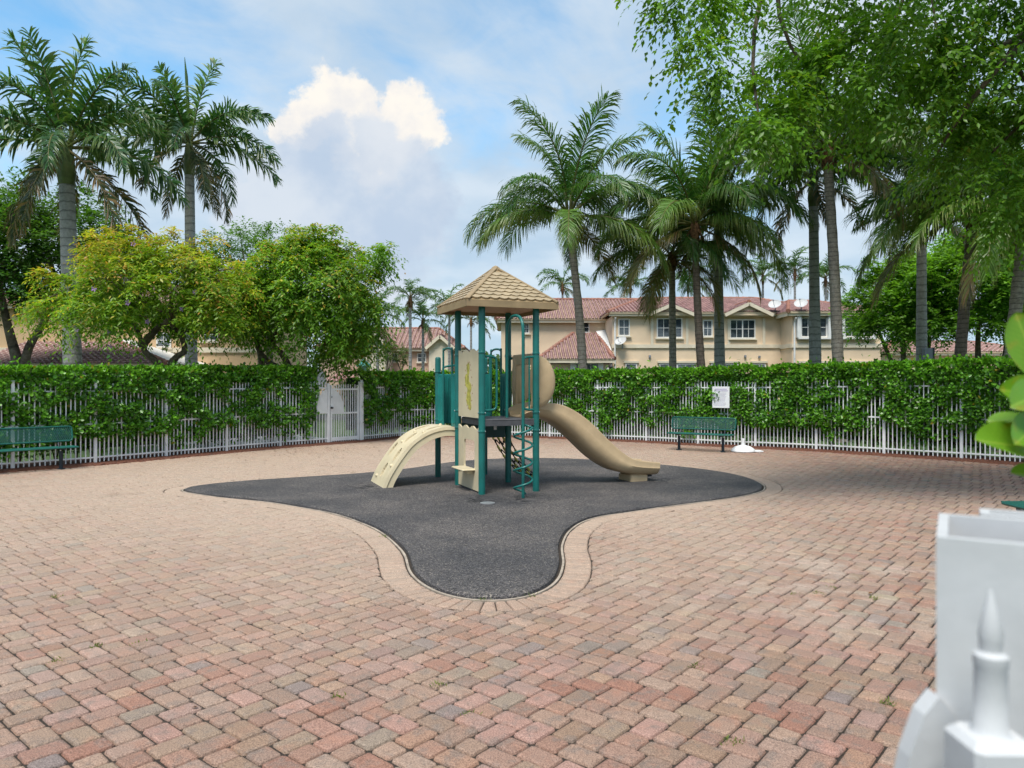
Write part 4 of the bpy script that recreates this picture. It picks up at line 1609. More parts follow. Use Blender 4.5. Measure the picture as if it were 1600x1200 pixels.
    for i in range(grid + 1):
        t_ = i / grid
        p, tt = pr(t_)
        nx, nz = tt.y, -tt.x                          # outward (up) normal for a path going to -x
        for j in range(nw + 1):
            y = -wid / 2 + wid * j / nw
            dd = 0.0
            for (st_, sy) in slots:
                e = ((t_ - st_) * L_[-1] / 0.125) ** 2 + ((y - sy * wid) / 0.070) ** 2
                if e < 1.0:
                    dd = min(dd, -0.10)
                elif e < 1.35:
                    dd = max(dd, 0.006)
            V.append((p.x + nx * dd, ym + s + y, p.y + nz * dd))
    for i in range(grid):
        for j in range(nw):
            a = i * (nw + 1) + j
            Fs.append((a, a + nw + 1, a + nw + 2, a + 1))
    base = len(V)
    for i in range(grid + 1):                          # skirt and underside
        p, tt = pr(i / grid)
        nx, nz = tt.y, -tt.x
        for (yy, dd) in ((-wid / 2 - 0.012, -0.05), (-wid / 2 + 0.004, -0.062), (-wid / 2 - 0.006, -0.15), (wid / 2 + 0.006, -0.15), (wid / 2 - 0.004, -0.062), (wid / 2 + 0.012, -0.05)):
            V.append((p.x + nx * dd, ym + s + yy, max(0.004, p.y + nz * dd)))
    for i in range(grid):
        a0, a1 = i * (nw + 1), (i + 1) * (nw + 1)
        b0, b1 = base + i * 6, base + (i + 1) * 6
        Fs.append((a0, b0, b1, a1))
        for k in range(5):
            Fs.append((b0 + k, b0 + k + 1, b1 + k + 1, b1 + k))
        Fs.append((b0 + 5, a0 + nw, a1 + nw, b1 + 5))
    m = MB()
    m.add(V, Fs)
    clm = m.build('climbing_slab', CREAM, ps, True, 35)
    for (st_, sy) in ((0.92, 0.22), (0.78, -0.36), (0.52, 0.05), (0.34, -0.36), (0.36, 0.10), (0.10, 0.05)):
        p, tt = pr(st_)
        nx, nz = tt.y, -tt.x
        M = Matrix(((-tt.x, 0, nx), (0, 1, 0), (-tt.y, 0, nz)))
        kb = MB()
        kb.lathe([(0.034, -0.004), (0.032, 0.012), (0.018, 0.03), (0.004, 0.034)], 9)
        kb.v = [tuple(M @ Vector(v) + Vector((p.x, ym + s + sy * wid, p.y))) for v in kb.v]
        kb.build('knob', CREAM, clm, True, 50)

    # rope net from the lower deck down to the ground on the far right side
    net = MB()
    yel = MB()
    q = lambda u_, v_: Vector((w + 0.02 + 0.62 * u_, s + 0.16 + (s - 0.32) * v_, D2 - 0.08 - (D2 - 0.10) * u_ - 0.10 * math.sin(math.pi * u_) ))
    for v_ in (0.0, 0.33, 0.66, 1.0):
        net.tube([q(k / 10, v_) for k in range(11)], 0.012, 6)
    for k, u_ in enumerate((0.18, 0.36, 0.54, 0.72, 0.9)):
        net.tube([q(u_ + (0.05 if j % 2 else -0.02), j / 9) for j in range(10)], 0.011, 6)
    nt = net.build('rope_net', BLACK, ps)
    for u_ in (0.06, 0.28, 0.46, 0.64, 0.82, 0.97):
        for v_ in (0.0, 0.33, 0.66, 1.0):
            a, b_ = q(u_, v_), q(min(1, u_ + 0.10), v_)
            MB().tube([a, b_], 0.021, 7).build('rope_sleeve', YELLOW, nt)


make_playset()

# worn cap and scuffs on the rubber in front of the tower
cp = MB()
c_ = G(762, 789)
cp.lathe([(0.105, 0.0), (0.105, 0.008), (0.085, 0.012), (0.03, 0.013)], 20, (c_.x, c_.y, 0.024))
tag(cp.build('drain_cap', STEEL), 'small pale round cap set in the rubber before the tower', 'drain cap')


# ------------------------------------------------------------------ benches, umbrella base, sign
def make_bench(cx_, cy_, ang, label, length=1.66, slats=False):
    bn = tag(empty('park_bench', (cx_, cy_, 0), ang), label, 'bench', 'green metal benches along the fence')
    # local x along the bench, -y towards the sitter's front
    def lattice(name, plane):
        m = MB()
        hw, hh = length / 2, 0.145
        # rolled frame with rounded corners
        r = 0.055
        pts = []
        for (sx, sz, a0) in ((1, -1, -90), (1, 1, 0), (-1, 1, 90), (-1, -1, 180)):
            for k in range(5):
                a = R(a0 + 90 * k / 4)
                pts.append(plane(sx * (hw - r) + r * math.cos(a), sz * (hh - r) + r * math.sin(a)))
        m.tube(pts, 0.017, 8, closed=True)
        fr = m.build(name, BENCH, bn, True, 60)
        mm = MB()
        st = 0.036
        k = -hw - hh
        while k < hw + hh:
            for sg in (1, -1):
                a = (k, -hh + 0.01)
                b_ = (k + sg * 0.62 * 2 * hh / 0.62 * 0.55, hh - 0.01)
                # clip to the frame
                x0, x1 = a[0], b_[0]
                t0, t1 = 0.0, 1.0
                dx = x1 - x0
                for lim, s_ in ((-hw + 0.012, 1), (hw - 0.012, -1)):
                    f0, f1 = s_ * (x0 - lim), s_ * (x1 - lim)
                    if f0 < 0 and f1 < 0:
                        t1 = -1
                    elif f0 < 0:
                        t0 = max(t0, f0 / (f0 - f1))
                    elif f1 < 0:
                        t1 = min(t1, f0 / (f0 - f1))
                if t1 - t0 > 0.05:
                    za, zb = a[1], b_[1]
                    p0 = plane(x0 + dx * t0, za + (zb - za) * t0)
                    p1 = plane(x0 + dx * t1, za + (zb - za) * t1)
                    mm.tube([p0, p1], 0.0058, 4, False)
            k += st
        mm.build('expanded_mesh', BENCH, fr)
    lattice('backrest', lambda x, z: Vector((x, 0.16 + z * 0.22, 0.69 + z)))
    lattice('seat', lambda x, z: Vector((x, -0.08 - z * 1.25, 0.435)))
    if slats:
        m = MB()
        for k in range(9):
            m.box((0, -0.25 + k * 0.042, 0.45), (length - 0.02, 0.028, 0.012), ch=0.003)
        m.build('seat_slats', BENCH, bn)
    for sx in (-1, 1):
        m = MB()
        x = sx * (length / 2 - 0.26)
        m.tube([(x, -0.03, -0.01), (x, -0.03, 0.36)], 0.036, 10)
        m.tube([(x, -0.26, 0.408), (x, 0.02, 0.40), (x, 0.10, 0.44), (x, 0.165, 0.60), (x, 0.205, 0.80)], 0.020, 8)
        m.lathe([(0.075, 0.0), (0.075, 0.012), (0.04, 0.02)], 14, (x, -0.03, 0.0))
        m.build('leg', BENCHLEG, bn, True, 50)


l0, l1 = G(1059, 702.7), G(1133, 706.5)
bc = (l0 + l1) / 2
make_bench(bc.x, bc.y, math.atan2(l1.y - l0.y, l1.x - l0.x), 'green perforated metal bench under the white notice on the fence')
fd = (FENCE_L[5] - FENCE_L[4]).normalized()
lp = G(94.5, 732.5)
bc = lp - fd * 0.57
make_bench(bc.x, bc.y, math.atan2(fd.y, fd.x), 'green perforated metal bench cut by the frame beside the hedge')
make_bench(5.47, 7.02, R(-90), 'dark green slatted bench peeking out above the white gate post', slats=True)


def make_umbrella_base():
    p = G(1161, 706)
    u = tag(empty('umbrella_base', p), 'white dome-shaped umbrella base at the fence beside the bench', 'umbrella base')
    MB().lathe([(0.28, 0.0), (0.295, 0.02), (0.29, 0.05), (0.26, 0.085), (0.19, 0.135), (0.09, 0.165), (0.045, 0.175), (0.045, 0.19)], 28).build('dome', WHITE, u, True, 45)
    MB().lathe([(0.034, 0.185), (0.034, 0.33), (0.028, 0.335), (0.02, 0.30)], 14).build('tube', WHITE, u, True, 45)
    m = MB()
    m.tube([(0.03, 0, 0.27), (0.075, 0, 0.27)], 0.008, 6)
    m.box((0.09, 0, 0.27), (0.02, 0.05, 0.02))
    m.build('clamp_screw', BLACKMETAL, u)
    m = MB()
    m.box((0.34, 0.02, 0.018), (0.26, 0.30, 0.03), ch=0.006)
    m.build('foot_plate', WHITE, u)


make_umbrella_base()


def make_notice():
    a, b_ = FENCE_R[7], FENCE_R[8]
    d = (b_ - a).normalized()
    ang = math.atan2(d.y, d.x)
    p = a.lerp(b_, 0.44) + Vector((d.y, -d.x, 0)) * 0.16
    s = tag(empty('notice_sign', p, ang), 'white notice board with faint purple print hanging on the fence', 'sign')
    MB().box((0, 0, 1.34), (0.47, 0.012, 0.58), ch=0.004).build('board', WHITE, s)
    m = MB()
    for k, wd in enumerate((0.34, 0.38)):
        m.box((0, -0.0075, 1.56 - k * 0.045), (wd, 0.002, 0.022))
    m.build('heading', PURPLE, s)
    rng = random.Random(3)
    m = MB()
    for k in range(11):
        m.box((-0.02 - rng.random() * 0.03, -0.0072, 1.455 - k * 0.034), (0.30 + rng.random() * 0.07, 0.002, 0.006))
    m.build('print_lines', PURPLE, s)
    m = MB()
    for sx in (-0.18, 0.18):
        m.tube([(sx, 0.0, 1.60), (sx, 0.10, 1.60)], 0.01, 6)
        m.tube([(sx, 0.0, 1.10), (sx, 0.10, 1.10)], 0.01, 6)
    m.build('bracket', STEEL, s)


make_notice()


# ------------------------------------------------------------------ palms
def tri_strip(paths, widths, colors, sides):
    pass


def make_frond(name, L, e0, droop, ll, n_leaf, seed, fwd=(55, 25), hang=0.9, wleaf=0.056, col=(0.05, 0.12, 0.02), tip=(0.15, 0.20, 0.045), dry=0.0, plumose=0.0, twist=0.0, petiole=0.14):
    """one pinnate leaf, growing from the origin in the x-z plane"""
    rng = np.random.default_rng(seed)
    n = 26
    pts, tang = [np.zeros(3)], []
    a = e0
    side = 0.0
    for i in range(n):
        t = i / (n - 1)
        a = e0 - droop * t ** 1.35
        sw = twist * t * t
        d = np.array([math.cos(R(a)) * math.cos(sw), math.cos(R(a)) * math.sin(sw), math.sin(R(a))])
        tang.append(d)
        pts.append(pts[-1] + d * L / n)
    tang.append(tang[-1])
    pts, tang = np.array(pts), np.array(tang)
    V, F4, F3, C = [], [], [], []
    # rachis
    rs = 5
    for i in range(n + 1):
        t = i / n
        r = 0.032 * (1 - t) ** 0.8 * (L / 3.0) + 0.004
        tv = tang[i]
        sv = np.cross(tv, [0, 0, 1.0])
        sv = sv / (np.linalg.norm(sv) + 1e-9) if np.linalg.norm(sv) > 1e-3 else np.array([0, 1.0, 0])
        uv = np.cross(sv, tv)
        for k in range(rs):
            an = 2 * math.pi * k / rs
            V.append(pts[i] + (sv * math.cos(an) + uv * math.sin(an)) * r)
            C.append(np.array([0.17, 0.17, 0.05]) * (1 - dry) + np.array([0.26, 0.16, 0.07]) * dry)
    for i in range(n):
        for k in range(rs):
            l = (k + 1) % rs
            F4.append((i * rs + k, i * rs + l, (i + 1) * rs + l, (i + 1) * rs + k))
    down = np.array([0, 0, -1.0])
    for sgn in (-1, 1):
        for j in range(n_leaf):
            t = petiole + (1 - petiole) * (j + rng.random() * 0.7) / n_leaf
            x = t * n
            i = min(int(x), n - 1)
            p = pts[i] + (pts[i + 1] - pts[i]) * (x - i)
            tv = tang[i]
            sv = np.cross(tv, [0, 0, 1.0])
            nrm_ = np.linalg.norm(sv)
            sv = sv / nrm_ if nrm_ > 0.05 else np.array([0, -1.0, 0])
            uv = np.cross(sv, tv)
            tt = (t - petiole) / (1 - petiole)
            f = R(90 - (fwd[0] + (fwd[1] - fwd[0]) * tt))
            ln = ll * (0.35 + 0.65 * math.sin(math.pi * min(1, (tt * 0.86 + 0.12))) ** 0.7) * rng.uniform(0.85, 1.1)
            pl = plumose * rng.normal(0, 1)
            d = sv * sgn * math.cos(f) + tv * math.sin(f) + uv * (0.18 + pl)
            d /= np.linalg.norm(d)
            w = wleaf * rng.uniform(0.8, 1.15)
            wd = tv * 0.85 - uv * 0.5 * rng.normal(0.3, 0.4)
            wd /= np.linalg.norm(wd)
            h = hang * rng.uniform(0.45, 1.5)
            p1 = p + d * ln * 0.38 + down * h * ln * 0.05
            d2 = d + down * h * 0.75
            d2 /= np.linalg.norm(d2)
            p2 = p1 + d2 * ln * 0.36
            d3 = d2 + down * h * 0.95
            d3 /= np.linalg.norm(d3)
            p3 = p2 + d3 * ln * 0.30
            b0 = len(V)
            V += [p - wd * w * 0.3, p + wd * w * 0.3, p1 - wd * w * 0.55, p1 + wd * w * 0.55, p2 - wd * w * 0.38, p2 + wd * w * 0.38, p3]
            cb = np.array(col) * rng.uniform(0.7, 1.25)
            ct = np.array(tip) * rng.uniform(0.7, 1.2)
            if rng.random() < dry:
                cb = np.array([0.27, 0.17, 0.07]) * rng.uniform(0.6, 1.2)
                ct = np.array([0.30, 0.20, 0.10]) * rng.uniform(0.6, 1.2)
            k2 = 0.35 + 0.4 * rng.random() * (0.4 + tt)
            C += [cb, cb, cb, cb, cb * (1 - k2) + ct * k2, cb * (1 - k2) + ct * k2, ct]
            F4 += [(b0, b0 + 1, b0 + 3, b0 + 2), (b0 + 2, b0 + 3, b0 + 5, b0 + 4)]
            F3.append((b0 + 4, b0 + 5, b0 + 6))
    return np_mesh(name, np.array(V), [np.array(F4), np.array(F3)], np.array(C), FROND)


GREEN_A, GREEN_B, GREEN_C = (0.062, 0.175, 0.034), (0.082, 0.205, 0.034), (0.115, 0.225, 0.034)
COCO = {
    'up': [make_frond('frond', 3.5, 84 - 6 * k, 44 + 10 * k, 0.95, 84, 100 + k, col=GREEN_B, hang=0.8, wleaf=0.045, twist=0.5 * (k - 1), plumose=0.12) for k in range(3)],
    'mid': [make_frond('frond', 3.5, 56 - 7 * k, 84 + 8 * k, 1.08, 88, 110 + k, col=GREEN_A, hang=1.25, wleaf=0.046, twist=0.5 * (k - 1.5), plumose=0.12) for k in range(4)],
    'low': [make_frond('frond', 3.4, 24 - 8 * k, 80, 1.05, 84, 120 + k, col=GREEN_C, tip=(0.22, 0.24, 0.06), hang=1.5, wleaf=0.045, twist=0.5 * (k - 1), plumose=0.12) for k in range(3)],
    'old': [make_frond('frond', 2.9, -20, 58, 0.9, 66, 130 + k, col=(0.15, 0.16, 0.035), tip=(0.34, 0.25, 0.09), hang=1.4, dry=0.35, wleaf=0.045) for k in range(2)],
}
ROYAL = {
    'up': [make_frond('frond', 2.5, 84, 22, 0.55, 60, 200 + k, col=GREEN_B, hang=0.35, plumose=0.5, fwd=(65, 35), wleaf=0.06) for k in range(2)],
    'mid': [make_frond('frond', 2.9, 50, 78, 0.62, 72, 210 + k, col=(0.055, 0.155, 0.045), hang=0.7, plumose=0.55, wleaf=0.062, twist=0.3 * (k - 1)) for k in range(3)],
    'low': [make_frond('frond', 2.9, 16, 72, 0.62, 70, 220 + k, col=(0.050, 0.135, 0.042), hang=0.85, plumose=0.55, wleaf=0.062, twist=0.3 * (k - 0.5)) for k in range(2)],
    'old': [make_frond('frond', 2.6, -32, 48, 0.55, 60, 230 + k, col=(0.055, 0.085, 0.03), tip=(0.22, 0.16, 0.07), hang=1.0, plumose=0.4, dry=0.08 + 0.22 * k, wleaf=0.06) for k in range(2)],
}
SMALLP = {
    'up': [make_frond('frond', 1.7, 78, 85, 0.42, 34, 300, col=GREEN_B, hang=0.5, plumose=0.3, wleaf=0.05)],
    'mid': [make_frond('frond', 1.9, 52, 118, 0.44, 36, 310 + k, col=GREEN_A, hang=0.7, plumose=0.3, wleaf=0.05) for k in range(2)],
    'low': [make_frond('frond', 1.8, 20, 95, 0.42, 34, 320, col=GREEN_A, hang=0.8, plumose=0.3, wleaf=0.05)],
    'old': [make_frond('frond', 1.6, -15, 60, 0.40, 30, 330, col=(0.10, 0.11, 0.03), hang=1.0, dry=0.3, wleaf=0.05)],
}


def palm(name, base, top, r0, r1, lib, counts, scale, label, cat, group, seed, bark, bow=0.0, royal=False, spear=False, azi0=None):
    rng = random.Random(seed)
    base, top = Vector(base), Vector(top)
    pt = tag(empty(name, base), label, cat, group)
    d = top - base
    n = 26
    side = Vector((bow, 0, 0))
    path, rad = [], []
    for i in range(n + 1):
        t = i / n
        path.append(d * t + side * math.sin(math.pi * t) + Vector((0, 0, -0.12 if i == 0 else 0)))
        r = r0 + (r1 - r0) * t
        if royal:
            r = r0 * (1 + 0.10 * math.sin(math.pi * min(1, t * 1.5))) * (1 - t) + r1 * t
        else:
            r *= 1 + 0.45 * math.exp(-t * 14)
            r *= 1 + 0.035 * (1 if i % 2 else -1)
        rad.append(r)
    m = MB()
    m.tube(path, rad, 14)
    m.build('trunk', bark, pt, True, 60)
    if royal:
        m = MB()
        m.tube([d * 0.985, d + Vector((0, 0, 0.2)), d + Vector((0, 0, 0.75)), d + Vector((0, 0, 1.05))], [r1 * 1.05, r1 * 1.25, r1 * 0.95, r1 * 0.5], 14)
        m.build('crownshaft', CROWNSHAFT, pt, True, 60)
        org = d + Vector((0, 0, 0.95))
    else:
        m = MB()
        m.tube([d * 0.955, d + Vector((0, 0, -0.05)), d + Vector((0, 0, 0.22)), d + Vector((0, 0, 0.5))], [r1 * 1.05, r1 * 1.7, r1 * 1.55, r1 * 0.4], 12)
        for k in range(7):
            a = rng.uniform(0, math.tau)
            q = d + Vector((math.cos(a) * r1 * 1.2, math.sin(a) * r1 * 1.2, 0.05))
            e = q + Vector((math.cos(a) * 0.22, math.sin(a) * 0.22, -rng.uniform(0.25, 0.6)))
            m.tube([q, q.lerp(e, 0.5) + Vector((math.cos(a) * 0.06, math.sin(a) * 0.06, 0.05)), e], [0.035, 0.02, 0.008], 5)
        m.build('crown_fibre', FIBRE, pt, True, 60)
        org = d + Vector((0, 0, 0.25))
    order = [('up', counts[0], 0.14), ('mid', counts[1], 0.08), ('low', counts[2], 0.0), ('old', counts[3], -0.1)]
    k_all = 0
    gold = 2.399963
    for kind, cnt, dz in order:
        a0 = rng.uniform(0, math.tau)
        for k in range(cnt):
            me = rng.choice(lib[kind])
            o = part('frond', me, pt)
            az = a0 + math.tau * (k + rng.uniform(-0.38, 0.38)) / max(cnt, 1)
            sc = scale * rng.uniform(0.88, 1.08)
            o.location = org + Vector((math.cos(az) * r1 * 0.5, math.sin(az) * r1 * 0.5, dz))
            o.rotation_euler = (rng.uniform(-0.3, 0.3), rng.uniform(-0.2, 0.2), az)
            o.scale = (sc, sc, sc)
            k_all += 1
    if spear:
        m = MB()
        q = org + Vector((0, 0, 0.1))
        m.tube([q, q + Vector((-0.03, 0, 0.9)), q + Vector((-0.10, 0, 2.1)), q + Vector((-0.16, 0, 2.75))], [0.05, 0.045, 0.05, 0.008], 7)
        me = m.mesh('spear_leaf', FROND, True, 60)
        colour_mesh(me, None, np.tile([0.07, 0.15, 0.03], (len(me.vertices), 1)))
        part('spear_leaf', me, pt)
    return pt


def tilt_to(px_base, px_top, Y, zb=-0.11):
    """base on the ground and crown point for a trunk seen at two pixels"""
    (x0, _), (x1, y1) = px_base, px_top
    b0 = Vector(((x0 - CX) * Y / F, Y, zb))
    t0 = AT(x1, y1, Y)
    return b0, t0


RG = 'royal palms behind the hedge'
bs, tp = tilt_to((118, 0), (104, 283), 20.6)
palm('royal_palm', bs, tp, 0.24, 0.195, ROYAL, (3, 7, 7, 6), 1.18, 'tall royal palm with brown hanging fronds, thick pale trunk, above the yellowish tree', 'palm', RG, 41, ROYAL_BARK, royal=True)
bs, tp = tilt_to((300, 0), (296, 268), 24.5)
palm('royal_palm', bs, tp, 0.20, 0.155, ROYAL, (2, 8, 7, 5), 1.12, 'royal palm with one upright spear leaf standing behind the yellowish flowering tree', 'palm', RG, 52, ROYAL_BARK, royal=True, spear=True)
CG = 'coconut palms behind the long hedge'
bs, tp = tilt_to((914, 0), (889, 352), 25.0)
palm('coconut_palm', bs, tp, 0.175, 0.118, COCO, (6, 9, 6, 1), 1.10, 'coconut palm standing alone to the side of the playset roof', 'palm', CG, 61, COCO_BARK, bow=0.12)
bs, tp = tilt_to((1052, 0), (1050, 412), 27.5)
palm('coconut_palm', bs, tp, 0.15, 0.115, COCO, (2, 6, 5, 4), 0.95, 'short coconut palm with yellowing drooping fronds before the house', 'palm', CG, 72, COCO_BARK)
bs, tp = tilt_to((1104, 0), (1086, 362), 25.5)
palm('coconut_palm', bs, tp, 0.16, 0.112, COCO, (6, 10, 7, 2), 1.15, 'coconut palm with a dark thin trunk and a wide full crown', 'palm', CG, 83, COCO_BARK_DARK, bow=-0.06)
bs, tp = tilt_to((1126, 0), (1122, 392), 28.0)
palm('royal_palm', bs, tp, 0.21, 0.16, ROYAL, (2, 6, 5, 2), 0.9, 'royal palm with a smooth pale trunk close behind the dark-trunked coconut palm', 'palm', RG, 94, ROYAL_BARK, royal=True)
bs, tp = tilt_to((1275, 0), (1271, 318), 27.0)
palm('royal_palm', bs, tp, 0.22, 0.165, ROYAL, (2, 7, 7, 5), 1.0, 'royal palm with a straight grey trunk and dark hanging fronds before the bay windows', 'palm', RG, 105, ROYAL_BARK, royal=True)
bs, tp = tilt_to((1313, 0), (1293, 246), 23.0)
palm('coconut_palm', bs, tp, 0.19, 0.14, COCO, (5, 10, 7, 1), 1.25, 'tallest coconut palm, its crown reaching into the overhanging tree', 'palm', CG, 117, COCO_BARK, bow=0.05)
bs, tp = tilt_to((1492, 0), (1520, 345), 22.5)
palm('coconut_palm', bs, tp, 0.18, 0.14, COCO, (4, 9, 8, 2), 1.22, 'coconut palm leaning outward in front of the bright green trees', 'palm', CG, 128, COCO_BARK_DARK, bow=-0.05)
bs, tp = tilt_to((1570, 0), (1602, 345), 19.5)
palm('coconut_palm', bs, tp, 0.185, 0.14, COCO, (3, 8, 7, 1), 1.15, 'coconut palm leaning out of the picture above the foreground paddle leaves', 'palm', CG, 139, COCO_BARK, bow=-0.05)
bs, tp = tilt_to((1440, 0), (1440, 372), 26.5)
palm('royal_palm', bs, tp, 0.19, 0.16, ROYAL, (2, 5, 4, 2), 0.75, 'royal palm trunk with a meter box, its top lost in the green trees', 'palm', RG, 140, ROYAL_BARK, royal=True)
mbx = tag(empty('meter_box', (bs.x, bs.y - 0.2, 0)), 'dark grey meter box on a post before a royal palm trunk', 'meter box')
MB().box((0.06, -0.06, 2.45), (0.30, 0.16, 1.05), ch=0.01).build('cabinet', SIGNGREY, mbx)
MB().box((0.26, -0.06, 1.45), (0.09, 0.09, 3.1), ch=0.01).build('post', BENCHLEG, mbx)

DG = 'small distant palms'
for i, (x, y, Y, nm) in enumerate([(590, 500, 47, 'slim distant palm beside the big green tree'), (641, 473, 44, 'tall slim palm before the far pinkish house'), (661, 508, 46, 'low slim palm right before the far pinkish house'),
                                   (702, 486, 52, 'slim palm half hidden behind the playset'), (736, 505, 60, 'far palm seen between the playset posts'), (879, 452, 58, 'palm showing over the house roof just behind the lone coconut palm'),
                                   (985, 452, 60, 'curly palm over the middle of the house roof'), (1075, 452, 64, 'far palm over the roof behind the dark coconut trunk'), (1192, 436, 58, 'bushy palm over the roof near the satellite dish'),
                                   (1242, 430, 56, 'palm over the roof just before the straight royal palm'), (1290, 440, 60, 'palm over the roof between two tall trunks')]):
    bs, tp = tilt_to((x, 0), (x, y), Y)
    palm('distant_palm', bs, tp, 0.11, 0.08, SMALLP, (2, 5, 3, 1), 1.25 * Y / 50, nm, 'palm', DG, 400 + i, ROYAL_BARK)


# ------------------------------------------------------------------ broadleaf trees
def crown_leaves(rng, centre, radii, n_clump, per, clump_r, ll, lw, colour, droop=0.3, shell=0.55, lower=-0.75, shape='rhomb', clip=None, holes=0.0):
    """leaves on short shoots, gathered in clumps spread through an uneven ellipsoid"""
    cen = []
    while len(cen) < n_clump:
        v = unit(rng, 1)[0]
        if v[2] < lower:
            continue
        k = mnoise.noise(Vector(v * 1.7) + Vector((centre[0], centre[1], 3.3)))
        if holes and k < -holes:
            continue
        r = (shell + (1 - shell) * rng.random() ** 0.6) * (1 + 0.28 * k)
        p = np.array(centre) + v * np.array(radii) * r
        if clip is not None and not clip(p):
            continue
        cen.append((p, v, r))
    P, D, N, L, Wd, C = [], [], [], [], [], []
    for (p, v, r) in cen:
        nt = max(3, per // 9)
        bright = rng.uniform(0.72, 1.22)
        cr = clump_r * rng.uniform(0.6, 1.3)
        td = unit(rng, nt) + v * 0.7 + np.array([0, 0, 0.15])
        td /= np.linalg.norm(td, axis=1)[:, None]
        for q in range(nt):
            m = per // nt
            tt = np.linspace(0.15, 1.0, m) + rng.normal(0, 0.04, m)
            dirn_ = td[q]
            sag = np.array([0, 0, -1.0]) * droop
            pp = p + dirn_ * cr * tt[:, None] + sag * (tt[:, None] ** 2) * cr * 0.9
            alt = np.where(np.arange(m) % 2 == 0, 1.0, -1.0)[:, None]
            sd = np.cross(dirn_, [0, 0, 1.0])
            sd = sd / (np.linalg.norm(sd) + 1e-6)
            dd = dirn_ * 0.6 + sd * alt * 0.8 + unit(rng, m) * 0.45 + sag * 1.0
            nn = np.array([0, 0, 1.0]) + unit(rng, m) * 0.55 + v * 0.3
            P.append(pp)
            D.append(dd)
            N.append(nn)
            L.append(ll * rng.uniform(0.7, 1.25, m))
            Wd.append(lw * rng.uniform(0.75, 1.2, m))
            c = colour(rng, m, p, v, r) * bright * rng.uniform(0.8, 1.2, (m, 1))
            C.append(c)
    P, D, N, L, Wd, C = (np.concatenate(x) for x in (P, D, N, L, Wd, C))
    return leaf_cloud(P, D, N, L, Wd, C, shape), [c[0] for c in cen]


def limb(mb, a, b_, r0, r1, rng, wob=0.12, n=7):
    a, b_ = Vector(a), Vector(b_)
    d = b_ - a
    pts, rr = [], []
    o1 = Vector(rng.normal(0, 1, 3)) * d.length * wob
    for i in range(n + 1):
        t = i / n
        up = Vector((0, 0, 1)) * d.length * 0.10 * math.sin(math.pi * t)
        pts.append(a + d * t + o1 * math.sin(math.pi * t) + up)
        rr.append(r0 + (r1 - r0) * t)
    mb.tube(pts, rr, 8)
    return pts


def tree(name, base, forks, centre, radii, colour, label, cat='tree', group=None, seed=1, n_clump=170, per=150, clump_r=0.6, ll=0.09, lw=0.04, droop=0.35, r_trunk=0.14, shell=0.5, lower=-0.7, clip=None, holes=0.0, n_limb=18, bark=BARK, mat=None, extra=None):
    rng = np.random.default_rng(seed)
    base = Vector(base)
    tr = tag(empty(name, base), label, cat, group)
    (V, fs, C), cens = crown_leaves(rng, centre, radii, n_clump, per, clump_r, ll, lw, colour, droop, shell, lower, clip=clip, holes=holes)
    if extra is not None:
        for (c2, r2, nc2) in extra:
            (V2, f2, C2), cn2 = crown_leaves(rng, c2, r2, nc2, per, clump_r, ll, lw, colour, droop, shell, -1.0)
            fs = [np.concatenate([fs[0], f2[0] + len(V)])]
            V = np.concatenate([V, V2])
            C = np.concatenate([C, C2])
            cens += cn2
    part('crown', np_mesh('crown', V - np.array(base), fs, C, mat or LEAF), tr)
    mb = MB()
    tips = []
    for f in forks:
        pts = [Vector(q) - base for q in f]
        path = spline(pts, 5)
        rr = [r_trunk * (1 - 0.62 * i / (len(path) - 1)) for i in range(len(path))]
        rr[0] *= 1.3
        mb.tube(path, rr, 10)
        tips.append((path[-1], rr[-1]))
        tips.append((path[int(len(path) * 0.7)], rr[int(len(path) * 0.7)]))
    sel = rng.choice(len(cens), min(n_limb, len(cens)), replace=False)
    for i in sel:
        c = Vector(cens[i]) - base
        tp_, r_ = min(tips, key=lambda q: (q[0] - c).length)
        pts = limb(mb, tp_, c, r_ * 0.75, 0.012, rng)
        for _ in range(2):
            j = rng.integers(0, len(cens))
            c2 = Vector(cens[j]) - base
            k = rng.integers(2, 6)
            if (c2 - pts[k]).length < max(radii) * 0.6:
                limb(mb, pts[k], c2, r_ * 0.35, 0.008, rng, 0.1, 5)
    mb.build('trunk', bark, tr, True, 60)
    return tr


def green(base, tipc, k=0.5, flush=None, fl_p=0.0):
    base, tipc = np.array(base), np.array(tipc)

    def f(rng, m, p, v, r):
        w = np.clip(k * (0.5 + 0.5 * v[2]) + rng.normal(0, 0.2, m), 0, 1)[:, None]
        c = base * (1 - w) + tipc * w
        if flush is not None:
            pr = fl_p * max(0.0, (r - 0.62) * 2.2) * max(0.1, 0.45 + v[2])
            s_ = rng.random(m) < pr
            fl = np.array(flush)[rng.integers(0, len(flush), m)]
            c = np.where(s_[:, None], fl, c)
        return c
    return f


